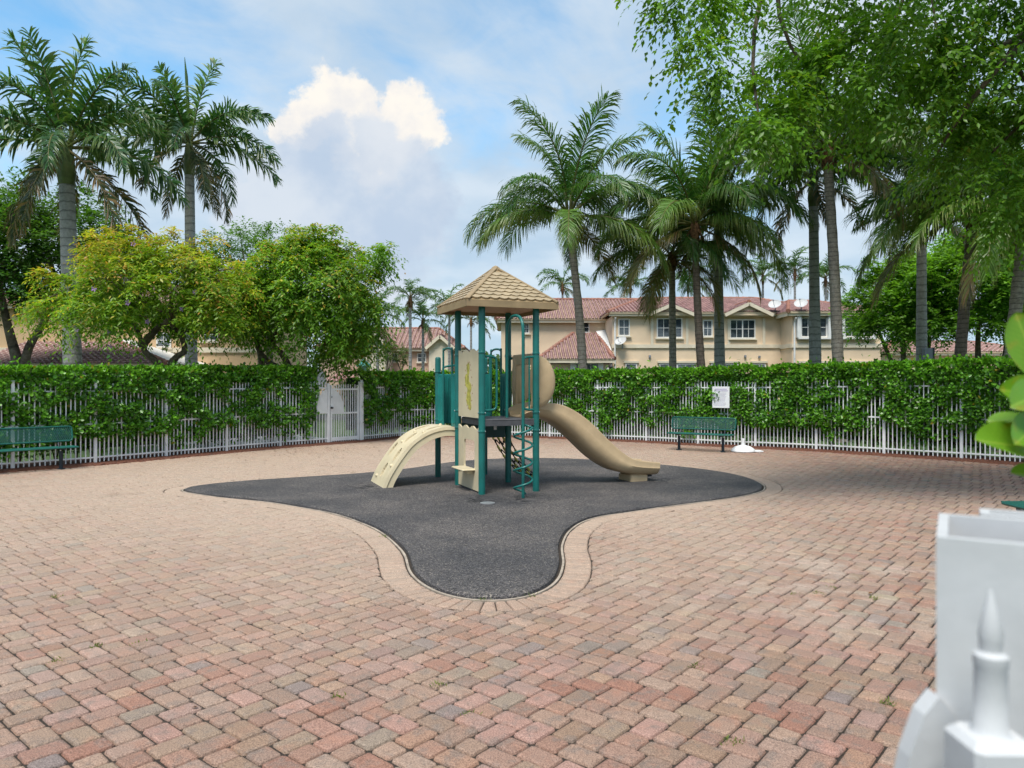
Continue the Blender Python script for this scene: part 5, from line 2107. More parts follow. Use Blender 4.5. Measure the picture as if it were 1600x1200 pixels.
# yellow-green flowering tree behind the left hedge
Y1 = 18.8
FL = [(0.50, 0.43, 0.045), (0.44, 0.46, 0.05), (0.50, 0.28, 0.06), (0.38, 0.40, 0.05), (0.46, 0.45, 0.05)]
bA, bB = AT(268, 0, Y1), AT(274, 0, Y1)
bA.z = bB.z = -0.11
c1 = AT(236, 470, Y1)
fkA = [(bA.x, Y1, -0.15), AT(250, 583, Y1), AT(226, 548, Y1), AT(216, 520, Y1 - 0.1), AT(196, 480, Y1 + 0.2)]
fkA2 = [AT(222, 540, Y1), AT(244, 515, Y1 - 0.2), AT(262, 500, Y1 - 0.2), AT(270, 450, Y1)]
fkB = [(bB.x, Y1, -0.15), AT(268, 583, Y1), AT(274, 560, Y1), AT(288, 548, Y1 + 0.1), AT(282, 522, Y1), AT(268, 500, Y1), AT(300, 440, Y1)]
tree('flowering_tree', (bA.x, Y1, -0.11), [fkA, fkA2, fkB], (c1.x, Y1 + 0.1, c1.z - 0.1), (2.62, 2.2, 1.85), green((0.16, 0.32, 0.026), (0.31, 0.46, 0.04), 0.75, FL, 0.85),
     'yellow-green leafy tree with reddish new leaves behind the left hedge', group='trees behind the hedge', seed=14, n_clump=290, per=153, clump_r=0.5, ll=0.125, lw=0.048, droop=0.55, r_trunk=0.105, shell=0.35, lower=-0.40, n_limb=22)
# scattered purple blossoms
rng_ = np.random.default_rng(3)
fl = MB()
for k in range(16):
    v = unit(rng_, 1)[0]
    v[1] = -abs(v[1])
    c = Vector((c1.x, Y1, c1.z)) + Vector(v * np.array([2.2, 2.0, 1.5])) * rng_.uniform(0.75, 1.0)
    for q in range(5):
        a = math.tau * q / 5
        u_, w_ = Vector((math.cos(a), -0.3, math.sin(a))), Vector((-math.sin(a), 0.0, math.cos(a)))
        fl.add([c, c + u_ * 0.045 - w_ * 0.022, c + u_ * 0.075, c + u_ * 0.045 + w_ * 0.022], [(0, 1, 2, 3)])
ft = [o for o in COL.objects if o.name.startswith('flowering_tree')][0]
fo = fl.build('blossoms', paint('purple_petal', (0.40, 0.24, 0.55), 0.6, 0.1))
fo.parent = ft
fo.location = -ft.location

# second, greener tree over the gate
Y2 = 21.6
c2 = AT(478, 470, Y2)
b2 = AT(440, 0, Y2)
fk1 = [(b2.x, Y2, -0.15), AT(438, 588, Y2), AT(418, 565, Y2), AT(402, 540, Y2), AT(405, 500, Y2), AT(420, 440, Y2)]
fk2 = [AT(452, 600, Y2), AT(452, 575, Y2), AT(440, 552, Y2), AT(428, 530, Y2), AT(470, 470, Y2 - 0.3), AT(520, 440, Y2)]
fk3 = [AT(408, 600, Y2 + 0.2), AT(408, 560, Y2 + 0.2), AT(396, 520, Y2), AT(380, 470, Y2)]
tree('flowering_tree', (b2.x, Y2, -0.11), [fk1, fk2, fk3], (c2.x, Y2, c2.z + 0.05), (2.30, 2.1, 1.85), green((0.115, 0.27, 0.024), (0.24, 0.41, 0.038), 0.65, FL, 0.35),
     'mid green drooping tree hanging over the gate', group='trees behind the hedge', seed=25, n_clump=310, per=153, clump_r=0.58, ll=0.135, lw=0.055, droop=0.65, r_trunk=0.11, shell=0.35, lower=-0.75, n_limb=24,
     extra=[(AT(535, 545, Y2 + 0.2), (0.7, 0.6, 0.62), 24), (AT(580, 395, Y2), (0.55, 0.5, 0.35), 9), (AT(512, 380, Y2), (0.8, 0.7, 0.4), 14)])

# dark trees behind on the left
Y3 = 27.0
c3 = AT(75, 415, Y3)
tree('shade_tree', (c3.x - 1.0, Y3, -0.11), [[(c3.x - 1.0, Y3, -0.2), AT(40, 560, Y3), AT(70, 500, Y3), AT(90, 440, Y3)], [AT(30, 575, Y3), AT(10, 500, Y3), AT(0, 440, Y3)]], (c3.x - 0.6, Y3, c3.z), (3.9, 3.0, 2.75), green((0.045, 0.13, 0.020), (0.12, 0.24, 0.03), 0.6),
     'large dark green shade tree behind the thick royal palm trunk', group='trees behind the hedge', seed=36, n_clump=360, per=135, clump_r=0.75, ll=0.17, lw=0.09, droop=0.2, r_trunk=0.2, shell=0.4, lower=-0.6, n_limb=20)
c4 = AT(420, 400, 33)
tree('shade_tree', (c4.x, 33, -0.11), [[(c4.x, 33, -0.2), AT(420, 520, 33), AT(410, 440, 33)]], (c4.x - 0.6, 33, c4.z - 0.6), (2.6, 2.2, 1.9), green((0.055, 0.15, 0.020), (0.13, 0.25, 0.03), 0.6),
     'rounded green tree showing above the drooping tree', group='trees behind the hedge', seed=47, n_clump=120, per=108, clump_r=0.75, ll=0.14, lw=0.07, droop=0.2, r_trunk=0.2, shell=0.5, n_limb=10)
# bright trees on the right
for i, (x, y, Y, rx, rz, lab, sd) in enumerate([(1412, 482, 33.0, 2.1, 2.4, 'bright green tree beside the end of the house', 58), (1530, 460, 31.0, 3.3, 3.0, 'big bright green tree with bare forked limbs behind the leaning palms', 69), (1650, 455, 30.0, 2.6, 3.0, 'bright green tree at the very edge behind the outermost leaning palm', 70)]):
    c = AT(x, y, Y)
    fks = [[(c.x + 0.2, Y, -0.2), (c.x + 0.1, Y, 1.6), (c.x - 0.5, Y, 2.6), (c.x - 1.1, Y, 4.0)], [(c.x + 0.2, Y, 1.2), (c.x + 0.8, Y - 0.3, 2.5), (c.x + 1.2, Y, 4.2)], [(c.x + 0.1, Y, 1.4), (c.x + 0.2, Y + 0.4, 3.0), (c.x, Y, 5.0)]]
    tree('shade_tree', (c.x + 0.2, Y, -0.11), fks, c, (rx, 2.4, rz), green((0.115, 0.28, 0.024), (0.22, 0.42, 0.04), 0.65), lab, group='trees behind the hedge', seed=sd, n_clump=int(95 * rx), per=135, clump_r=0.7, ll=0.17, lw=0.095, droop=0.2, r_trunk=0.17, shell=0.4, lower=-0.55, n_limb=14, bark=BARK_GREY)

# big tree standing beside the yard, its boughs hanging into the picture
def in_front(p):
    return p[1] > 6.4
tb = Vector((8.7, 8.4, 0.0))
tree('overhanging_tree', tb, [[tb + Vector((0, 0, -0.1)), tb + Vector((0, 0, 2.0)), (8.4, 8.8, 4.6), (7.6, 9.3, 7.2), (6.0, 9.6, 8.4)], [(8.5, 8.7, 4.0), (8.9, 9.6, 6.2), (8.4, 10.2, 7.8)], [(8.2, 8.9, 5.2), (7.2, 8.8, 7.4), (5.2, 9.0, 8.4), (3.8, 9.3, 8.2)]],
     (7.6, 9.7, 7.9), (4.9, 2.0, 3.15), green((0.115, 0.265, 0.024), (0.23, 0.41, 0.038), 0.6, [(0.26, 0.34, 0.03), (0.18, 0.34, 0.03)], 0.35), 'big tree with small leaves hanging into the top of the picture', seed=81, n_clump=600, per=126, clump_r=0.46, ll=0.090, lw=0.048, droop=0.75, r_trunk=0.17, shell=0.3, lower=-1.0, clip=in_front, holes=0.22, n_limb=40,
     extra=[((2.40, 9.3, 5.75), (0.3, 0.45, 0.4), 8), ((2.3, 9.5, 6.6), (0.8, 0.5, 0.28), 16), ((3.1, 9.3, 5.2), (0.45, 0.5, 0.6), 18), ((4.6, 9.5, 5.75), (1.3, 0.8, 0.7), 40), ((6.7, 9.6, 4.8), (1.25, 0.9, 1.0), 60)])

# far treeline that reads as one mass behind the houses
def treeline():
    rng = np.random.default_rng(9)
    P, D, N, L, W_, C = [], [], [], [], [], []
    for (x0, x1, Y, hmin, hmax, dn) in ((-75, -6, 95, 4.0, 7.5, 1), (-14, 8, 78, 3.2, 5.6, 1.6), (6, 90, 100, 4.0, 8.5, 1)):
        n_ = int((x1 - x0) * 150 * dn)
        x = rng.uniform(x0, x1, n_)
        hh = np.array([hmin + (hmax - hmin) * (0.5 + 0.5 * mnoise.fractal(Vector((q * 0.16, Y, 0)), 1.0, 2.0, 4)) for q in x])
        z = hh * rng.random(n_) ** 0.7
        P.append(np.stack([x, Y + rng.uniform(-2, 2, n_) + (z / hh - 0.5) * 3, z], 1))
        D.append(unit(rng, n_))
        N.append(unit(rng, n_) * 0.7 + np.array([0, -0.5, 1.0]))
        L.append(rng.uniform(0.35, 0.7, n_))
        W_.append(rng.uniform(0.25, 0.45, n_))
        w = rng.random((n_, 1))
        C.append((np.array([0.04, 0.10, 0.02]) * (1 - w) + np.array([0.10, 0.18, 0.03]) * w))
    V, fs, CC = leaf_cloud(*(np.concatenate(q) for q in (P, D, N, L, W_, C)))
    tag(part('treeline', np_mesh('treeline', V, fs, CC, LEAF)), 'far line of green trees behind the houses', 'trees', kind='stuff')


treeline()

# round pale-stemmed shrub tree, stop sign seen from behind, teal post lantern
Yq = 34.0
cq_ = AT(614, 566, Yq)
tree('round_shrub', (cq_.x, Yq, -0.11), [[(cq_.x, Yq, -0.2), (cq_.x, Yq, 1.2), (cq_.x - 0.3, Yq, 2.2)], [(cq_.x, Yq, 0.9), (cq_.x + 0.4, Yq, 2.2)], [(cq_.x, Yq, 0.8), (cq_.x - 0.6, Yq, 1.9)]], (cq_.x, Yq, cq_.z + 0.35), (0.72, 0.7, 0.52), green((0.10, 0.15, 0.045), (0.19, 0.24, 0.08), 0.5), 'round clipped shrub with pale stems before the far pinkish house', 'shrub', seed=5, n_clump=60, per=54, clump_r=0.22, ll=0.09, lw=0.045, droop=0.1, r_trunk=0.05, n_limb=14, bark=BARK_GREY)


def stop_sign():
    Y = 26.5
    p = AT(494, 0, Y)
    s = tag(empty('stop_sign', (p.x, Y, -0.11)), 'octagonal road sign seen from behind over the gate', 'sign')
    z = AT(494, 592, Y).z + 0.11
    m = MB()
    pts = [(0.40 * math.cos(R(22.5 + 45 * k)), 0.40 * math.sin(R(22.5 + 45 * k))) for k in range(8)]
    m.add([(x, -0.006, z + y) for x, y in pts] + [(x, 0.0, z + y) for x, y in pts], [tuple(range(8)), tuple(range(15, 7, -1))] + [(k, 8 + k, 8 + (k + 1) % 8, (k + 1) % 8) for k in range(8)])
    m.build('plate', SIGNGREY, s)
    MB().box((0, -0.035, (z + 0.5) / 2), (0.06, 0.05, z + 0.5)).build('post', BENCHLEG, s)


stop_sign()


def lantern():
    Y = 30.0
    p = AT(568, 0, Y)
    s = tag(empty('post_lantern', (p.x, Y, -0.11)), 'small teal post lantern beyond the gate', 'lamp')
    zt = AT(568, 561, Y).z + 0.11
    MB().tube([(0, 0, 0), (0, 0, zt - 0.65)], 0.045, 10).build('pole', TEAL, s)
    MB().lathe([(0.10, zt - 0.66), (0.14, zt - 0.62), (0.20, zt - 0.3), (0.20, zt - 0.27)], 8).build('glass', paint('lantern_glass', (0.35, 0.5, 0.48), 0.2, 0.05), s)
    MB().lathe([(0.33, zt - 0.29), (0.30, zt - 0.24), (0.12, zt - 0.08), (0.05, zt - 0.05), (0.03, zt)], 12).build('cap', paint('lantern_cap', (0.04, 0.26, 0.24), 0.5, 0.1), s)


lantern()


# ------------------------------------------------------------------ houses
class Tiles:
    def __init__(s, seed, tw=0.235, row=0.27):
        s.rng = np.random.default_rng(seed)
        s.V, s.F4, s.F6, s.C = [], [], [], []
        s.tw, s.row = tw, row
        s.base = MB()

    def face(s, pts):
        """cover one roof plane (corners counter-clockwise from outside) with barrel tiles"""
        P = [Vector(p) for p in pts]
        nrm = (P[1] - P[0]).cross(P[2] - P[0]).normalized()
        if nrm.z < 0:
            P.reverse()
            nrm = -nrm
        s.base.slab(P, 0.10)
        ex = Vector((0, 0, 1)).cross(nrm).normalized()
        ey = nrm.cross(ex).normalized()
        o = P[0]
        q = [((p - o).dot(ex), (p - o).dot(ey)) for p in P]
        x0, x1 = min(a for a, _ in q), max(a for a, _ in q)
        y0, y1 = min(b for _, b in q), max(b for _, b in q)

        def inside(x, y):
            c = False
            j = len(q) - 1
            for i in range(len(q)):
                if (q[i][1] > y) != (q[j][1] > y) and x < (q[j][0] - q[i][0]) * (y - q[i][1]) / (q[j][1] - q[i][1]) + q[i][0]:
                    c = not c
                j = i
            return c
        nseg = 4
        y = y0
        while y < y1:
            x = x0
            while x < x1:
                if inside(x + s.tw / 2, y + s.row * 0.5):
                    b_ = len(s.V)
                    jit = s.rng.normal(0, 0.006)
                    for e in (0, 1):
                        yy = y + jit + (s.row * 1.12 if e else -0.02)
                        lift = 0.012 if e else 0.045
                        sc = 0.88 if e else 1.0
                        for k in range(nseg + 1):
                            a = math.pi * k / nseg
                            p = o + ex * (x + s.tw / 2 - math.cos(a) * s.tw * 0.46 * sc) + ey * yy + nrm * (lift + math.sin(a) * s.tw * 0.26 * sc)
                            s.V.append(p[:])
                    cval = s.rng.random()
                    s.C += [(cval,) * 3] * (2 * (nseg + 1))
                    for k in range(nseg):
                        s.F4.append((b_ + k, b_ + k + 1, b_ + nseg + 2 + k, b_ + nseg + 1 + k))
                    s.F6.append(tuple(b_ + k for k in range(nseg, -1, -1)))
                x += s.tw
            y += s.row

    def ridge(s, a, b_, r=0.13):
        a, b_ = Vector(a), Vector(b_)
        n = max(2, int((b_ - a).length / 0.4))
        m = MB()
        pts, rr = [], []
        for i in range(n):
            for e, k in ((0, 1.0), (0.96, 0.82)):
                pts.append(a.lerp(b_, (i + e) / n) + Vector((0, 0, 0.03)))
                rr.append(r * k)
        m.tube(pts, rr, 8)
        return m

    def build(s, parent, mat, base_mat):
        rf = s.base.build('roof', base_mat, parent)
        o = part('roof_tiles', np_mesh('roof_tiles', np.array(s.V), [np.array(s.F4), np.array(s.F6)], np.array(s.C), mat), rf)
        o['kind'] = 'stuff'
        return rf


def hip_faces(x0, x1, y0, y1, z, zr, run=None, left=True, right=True):
    """four (or fewer) planes and ridge lines of a hipped roof; front is y0"""
    d = (y1 - y0) / 2
    ym = (y0 + y1) / 2
    rl = x0 + (d if run is None else run) * (1 if left else 0)
    rr = x1 - (d if run is None else run) * (1 if right else 0)
    A, B, C, D = (x0, y0, z), (x1, y0, z), (x1, y1, z), (x0, y1, z)
    R0, R1 = (rl, ym, zr), (rr, ym, zr)
    fs = [[A, B, R1, R0], [C, D, R0, R1]]
    rg = [(R0, R1)]
    if left:
        fs.append([D, A, R0])
        rg += [(A, R0), (D, R0)]
    if right:
        fs.append([B, C, R1])
        rg += [(B, R1), (C, R1)]
    return fs, rg


def window(parent, x, z, w_, h_, y, cols=2, rows_=2, name='window', sidewalls=0.0, depth=0.06):
    """framed window on a wall facing -y; x,z = lower left corner"""
    m = MB()
    t = 0.06
    yy = y - depth / 2
    m.box((x + w_ / 2, yy, z + h_ - t / 2), (w_, depth, t))
    m.box((x + w_ / 2, yy, z + t / 2), (w_, depth, t))
    m.box((x + t / 2, yy, z + h_ / 2), (t, depth, h_ - 2 * t))
    m.box((x + w_ - t / 2, yy, z + h_ / 2), (t, depth, h_ - 2 * t))
    o = m.build(name, WHITETRIM, parent)
    iw, ih = w_ - 2 * t, h_ - 2 * t
    for c in range(cols):
        for r_ in range(rows_):
            p = MB()
            cw, chh = iw / cols, ih / rows_
            p.box((x + t + cw * (c + 0.5), y - 0.018 - (0.004 if r_ else 0), z + t + chh * (r_ + 0.5)), (cw - 0.03, 0.012, chh - 0.03))
            p.build('pane', GLASS, o)
    mm = MB()
    for c in range(1, cols):
        wd = 0.075 if c * 2 == cols and cols > 2 else 0.028
        mm.box((x + t + iw * c / cols, y - 0.026, z + h_ / 2), (wd, 0.036, ih))
    for r_ in range(1, rows_):
        mm.box((x + w_ / 2, y - 0.028, z + t + ih * r_ / rows_), (iw, 0.032, 0.034))
    if mm.v:
        mm.build('muntin', WHITETRIM, o)
    sl = MB()
    sl.box((x + w_ / 2, y - 0.07, z - 0.045), (w_ + 0.16, 0.14, 0.08))
    sl.build('sill', TRIM, o)
    return o


def dish(pos, az, label):
    d = tag(empty('satellite_dish', pos, az), label, 'satellite dish', 'satellite dishes on the house')
    m = MB()
    n = 18
    prof = [(0.0, 0.0), (0.15, 0.012), (0.28, 0.045), (0.37, 0.085)]
    V, Fs = [], []
    for (r, hh) in prof:
        for k in range(n):
            a = math.tau * k / n
            V.append(Vector((r * math.cos(a), -hh, r * math.sin(a) * 0.9)))
    for i in range(len(prof) - 1):
        for k in range(n):
            l = (k + 1) % n
            Fs.append((i * n + k, i * n + l, (i + 1) * n + l, (i + 1) * n + k))
    Mx = Matrix.Rotation(R(-38), 3, 'X')
    m.add([Mx @ v + Vector((0, -0.15, 0.45)) for v in V], Fs)
    m.build('reflector', paint('dish_grey', (0.55, 0.55, 0.54), 0.5, 0.06), d)
    m = MB()
    m.tube([(0, 0, 0), (0, 0, 0.3), (0, -0.12, 0.42)], 0.028, 8)
    m.tube([(0, -0.12, 0.36), (0, -0.42, 0.42), (0, -0.55, 0.62)], 0.014, 6)
    m.box((0, -0.57, 0.66), (0.07, 0.10, 0.07))
    m.build('mast', SIGNGREY, d)


def main_house():
    Yb = 44.0
    k = Yb / F

    def X(px, Y=Yb):
        return (px - CX) * Y / F

    def Z(py, Y=Yb):
        return H + (HY - py) * Y / F
    hs = tag(empty('house', (0, 0, 0)), 'two-storey peach stucco house with red barrel-tile roofs behind the palms', 'house')
    # ---- middle block
    x0, x1 = X(957), X(1224)
    ez = Z(491)
    MB().box(((x0 + x1) / 2, Yb + 5.0, ez / 2 - 0.05), (x1 - x0, 10.0, ez - 0.1)).build('wall', STUCCO, hs)
    fa = MB()
    fa.box(((x0 + x1) / 2, Yb - 0.30, ez - 0.02), (x1 - x0 + 0.5, 0.12, 0.24))
    fa.build('fascia', TRIM, hs)
    MB().box(((x0 + x1) / 2, Yb - 0.035, Z(541)), (x1 - x0 + 0.1, 0.10, 0.22)).build('band', TRIM, hs)
    T = Tiles(1)
    fs, rg = hip_faces(x0 - 0.35, X(1300), Yb - 0.45, Yb + 10.4, ez + 0.08, Z(452), 3.0)
    fs2 = [f for f in fs]
    for f in fs2:
        T.face(f)
    ridges = rg
    # ---- left wing, set back
    Yl = 47.5
    lx0, lx1 = X(783, Yl), X(957, Yl) + 1.6
    lez = Z(501, Yl)
    MB().box(((lx0 + lx1) / 2, Yl + 4.5, lez / 2 - 0.05), (lx1 - lx0, 9.0, lez - 0.1)).build('wall', STUCCO, hs)
    MB().box(((lx0 + lx1) / 2, Yl - 0.30, lez - 0.02), (lx1 - lx0 + 0.5, 0.12, 0.26)).build('fascia', TRIM, hs)
    fs, rg = hip_faces(lx0 - 0.35, lx1 + 1.2, Yl - 0.45, Yl + 9.4, lez + 0.08, Z(466, Yl) + 0.4, 3.4, True, False)
    for f in fs:
        T.face(f)
    ridges += rg
    # ---- low porch roof in front of the wing
    Yp = 42.5
    px0, px1 = X(846, Yp), X(957, Yp)
    pz = Z(561, Yp)
    A, B, C, D = (px0 - 0.2, Yp, pz), (px1 + 0.1, Yp, pz), (X(932, Yl), Yl, Z(521, Yl)), (X(896, Yl), Yl, Z(521, Yl))
    E_ = (px0 - 0.2, Yl - 0.02, pz)
    T.face([A, B, C, D])
    T.face([E_, A, D])
    ridges += [(A, D), (B, C)]
    MB().box(((px0 + px1) / 2, Yp + 0.10, pz - 0.10), (px1 - px0 + 0.3, 0.12, 0.24)).build('fascia', TRIM, hs)
    MB().box(((px0 + px1) / 2, Yp + 0.45 + 2.2, pz / 2 - 0.15), (px1 - px0 - 0.1, 4.4, pz - 0.25)).build('wall', STUCCO, hs)
    cpg = MB()
    cpg.slab([B, (x0 - 0.002, Yb - 0.0, Z(561, Yb)), (x0 - 0.002, Yl, Z(521, Yl) + 0.25), (C[0], C[1], C[2] + 0.18)], 0.05)
    cpg.build('flashing', WHITETRIM, hs)
    # ---- right wing, projecting
    Yr = 42.2
    rx0, rx1 = X(1238, Yr), X(1376, Yr)
    rez = Z(490, Yr)
    MB().box(((rx0 + rx1) / 2, Yr + 5.4, rez / 2 - 0.05), (rx1 - rx0, 10.8, rez - 0.1)).build('wall', STUCCO, hs)
    MB().box(((rx0 + rx1) / 2, Yr - 0.30, rez - 0.02), (rx1 - rx0 + 0.6, 0.12, 0.26)).build('fascia', TRIM, hs)
    MB().box((rx0 - 0.30, Yr + 0.75, rez - 0.02), (0.12, 1.95, 0.26)).build('fascia', TRIM, hs)
    MB().box(((rx0 + rx1) / 2, Yr - 0.035, Z(540, Yr)), (rx1 - rx0 + 0.1, 0.10, 0.24)).build('band', TRIM, hs)
    MB().box((rx0 - 0.035, Yr + 0.9, Z(540, Yr)), (0.09, 1.75, 0.24)).build('band', TRIM, hs)
    fs, rg = hip_faces(rx0 - 0.4, rx1 + 0.4, Yr - 0.45, Yr + 11.2, rez + 0.08, Z(462, Yr) + 0.25, 2.2)
    for f in fs:
        T.face(f)
    ridges += rg
    # ---- little gables over the paired windows
    for (gx, pk, hwpx, hz) in ((1046, 478, 36, 492), (1166, 476, 36, 492)):
        xc, hw_ = X(gx), hwpx * k
        zt, zb = Z(pk) + 0.1, Z(hz) + 0.06
        yf, yb = Yb - 0.55, Yb + 3.2
        T.face([(xc - hw_, yf, zb), (xc, yf, zt), (xc, yb, zt), (xc - hw_ * 1.0, yb, zb)][::-1])
        T.face([(xc + hw_, yf, zb), (xc + hw_, yb, zb), (xc, yb, zt), (xc, yf, zt)][::-1])
        ridges.append(((xc, yf, zt), (xc, yb, zt)))
        gm = MB()
        y_ = Yb - 0.42
        gm.add([(xc - hw_ + 0.1, y_, zb - 0.12), (xc + hw_ - 0.1, y_, zb - 0.12), (xc, y_, zt - 0.10), (xc - hw_ + 0.1, Yb, zb - 0.12), (xc + hw_ - 0.1, Yb, zb - 0.12), (xc, Yb, zt - 0.1)], [(0, 1, 2), (0, 3, 4, 1), (5, 3, 0, 2), (1, 4, 5, 2)])
        gm.build('gable', STUCCO, hs)
        for sg in (-1, 1):
            a, b_ = Vector((xc + sg * (hw_ + 0.05), yf - 0.02, zb - 0.05)), Vector((xc, yf - 0.02, zt - 0.03))
            d = b_ - a
            M = d.to_track_quat('X', 'Z').to_matrix()
            bm_ = MB()
            bm_.box((a + b_) / 2 - Vector((0, 0, 0.08)), (d.length, 0.08, 0.20), M)
            bm_.build('barge_board', TRIM, hs)
        # raised surround below the gable
        for sg in (-1, 1):
            sr = MB()
            sr.box((xc + sg * (hw_ * 0.76), Yb - 0.03, (Z(497) + Z(538)) / 2), (0.16, 0.07, Z(497) - Z(538)))
            sr.build('surround', TRIM, hs)
    rf = T.build(hs, TILE, STUCCO)
    for a, b_ in ridges:
        T.ridge(a, b_).build('ridge_cap', RIDGE, rf, True, 60)
    # ---- windows
    def win(xa, xb, ya, yb, Y, cols, rows_=2, **kw):
        return window(hs, X(xa, Y), Z(yb, Y), (xb - xa) * Y / F, (yb - ya) * Y / F, Y, cols, rows_, **kw)
    win(966, 984, 498, 525, Yb, 2)
    win(1026, 1066, 497, 528, Yb, 4)
    win(1098, 1113, 500, 526, Yb, 2)
    win(1140, 1180, 499, 529, Yb, 4)
    win(1251, 1292, 496, 527, Yr, 4)
    win(1319, 1361, 496, 527, Yr, 4)
    for (xa, xb) in ((1251, 1292), (1319, 1361)):       # boxed shutters at the bays
        bx = MB()
        for xx in (xa - 4.5, xb + 2.5):
            bx.box((X(xx, Yr), Yr - 0.14, Z(511.5, Yr)), (0.22, 0.26, 1.22), ch=0.01)
        bx.box((X((xa + xb) / 2, Yr), Yr - 0.14, Z(529, Yr)), ((xb - xa + 12) * Yr / F, 0.27, 0.09))
        bx.build('bay_box', WHITETRIM, hs)
    win(817, 827, 505, 521, Yl, 2)
    win(911, 921, 503, 520, Yl, 1)
    win(899, 936, 567, 590, Yp + 0.45, 3, 2)
    sm = MB()
    for xx in (896, 940):
        sm.box((X(xx, Yp), Yp + 0.38, Z(578, Yp)), (0.30, 0.10, 1.0))
    sm.build('shutter', WHITETRIM, hs)
    for (xa, xb) in ((977, 995), (1030, 1086), (1111, 1153), (1176, 1196), (1249, 1300), (1320, 1362)):
        Y_ = Yr if xa > 1230 else Yb
        win(xa, xb, 568, 592, Y_, 4 if xb - xa > 30 else 2, 2)
        MB().box((X((xa + xb) / 2, Y_), Y_ - 0.05, Z(565.5, Y_)), ((xb - xa + 6) * Y_ / F, 0.12, 0.12)).build('lintel', TRIM, hs)
    # downpipes and wall lamps
    for (xx, Y_) in ((958, Yb), (1236.5, Yr + 0.0)):
        dp = MB()
        x_ = X(xx, Y_) + (0.1 if Y_ == Yb else 0.15)
        dp.tube([(x_, Y_ - 0.30, Z(497, Y_)), (x_, Y_ - 0.12, Z(503, Y_)), (x_, Y_ - 0.08, Z(512, Y_)), (x_, Y_ - 0.08, 0.0)], 0.055, 8)
        dp.build('downpipe', WHITETRIM, hs)
    for xx, yy in ((1015, 557), (1186, 558), (1164, 557)):
        MB().box((X(xx), Yb - 0.06, Z(yy)), (0.12, 0.12, 0.17), ch=0.02).build('wall_lamp', SIGNGREY, hs)
    # white porch column with a black lantern
    lc = MB()
    lc.box((X(954, Yp), Yp + 0.30, pz / 2 - 0.25), (0.42, 0.30, pz - 0.5))
    lc.build('porch_column', WHITETRIM, hs)
    ln = MB()
    ln.lathe([(0.03, 0), (0.10, 0.05), (0.13, 0.32), (0.15, 0.34), (0.05, 0.48), (0.02, 0.55)], 6, (X(955, Yp), Yp + 0.05, Z(582, Yp)))
    ln.build('porch_lantern', BLACKMETAL, hs)
    dish((X(972), Yb - 0.22, Z(543) - 0.1), R(-40), 'satellite dish on the wall by the corner downpipe')
    dish((X(1208), Yb - 0.40, Z(492) + 0.1), R(-32), 'satellite dish on the eave beside the inner corner of the house')
    dish((X(1249, Yr), Yr - 0.30, Z(491, Yr) + 0.1), R(-30), 'satellite dish on the eave of the projecting wing')


main_house()


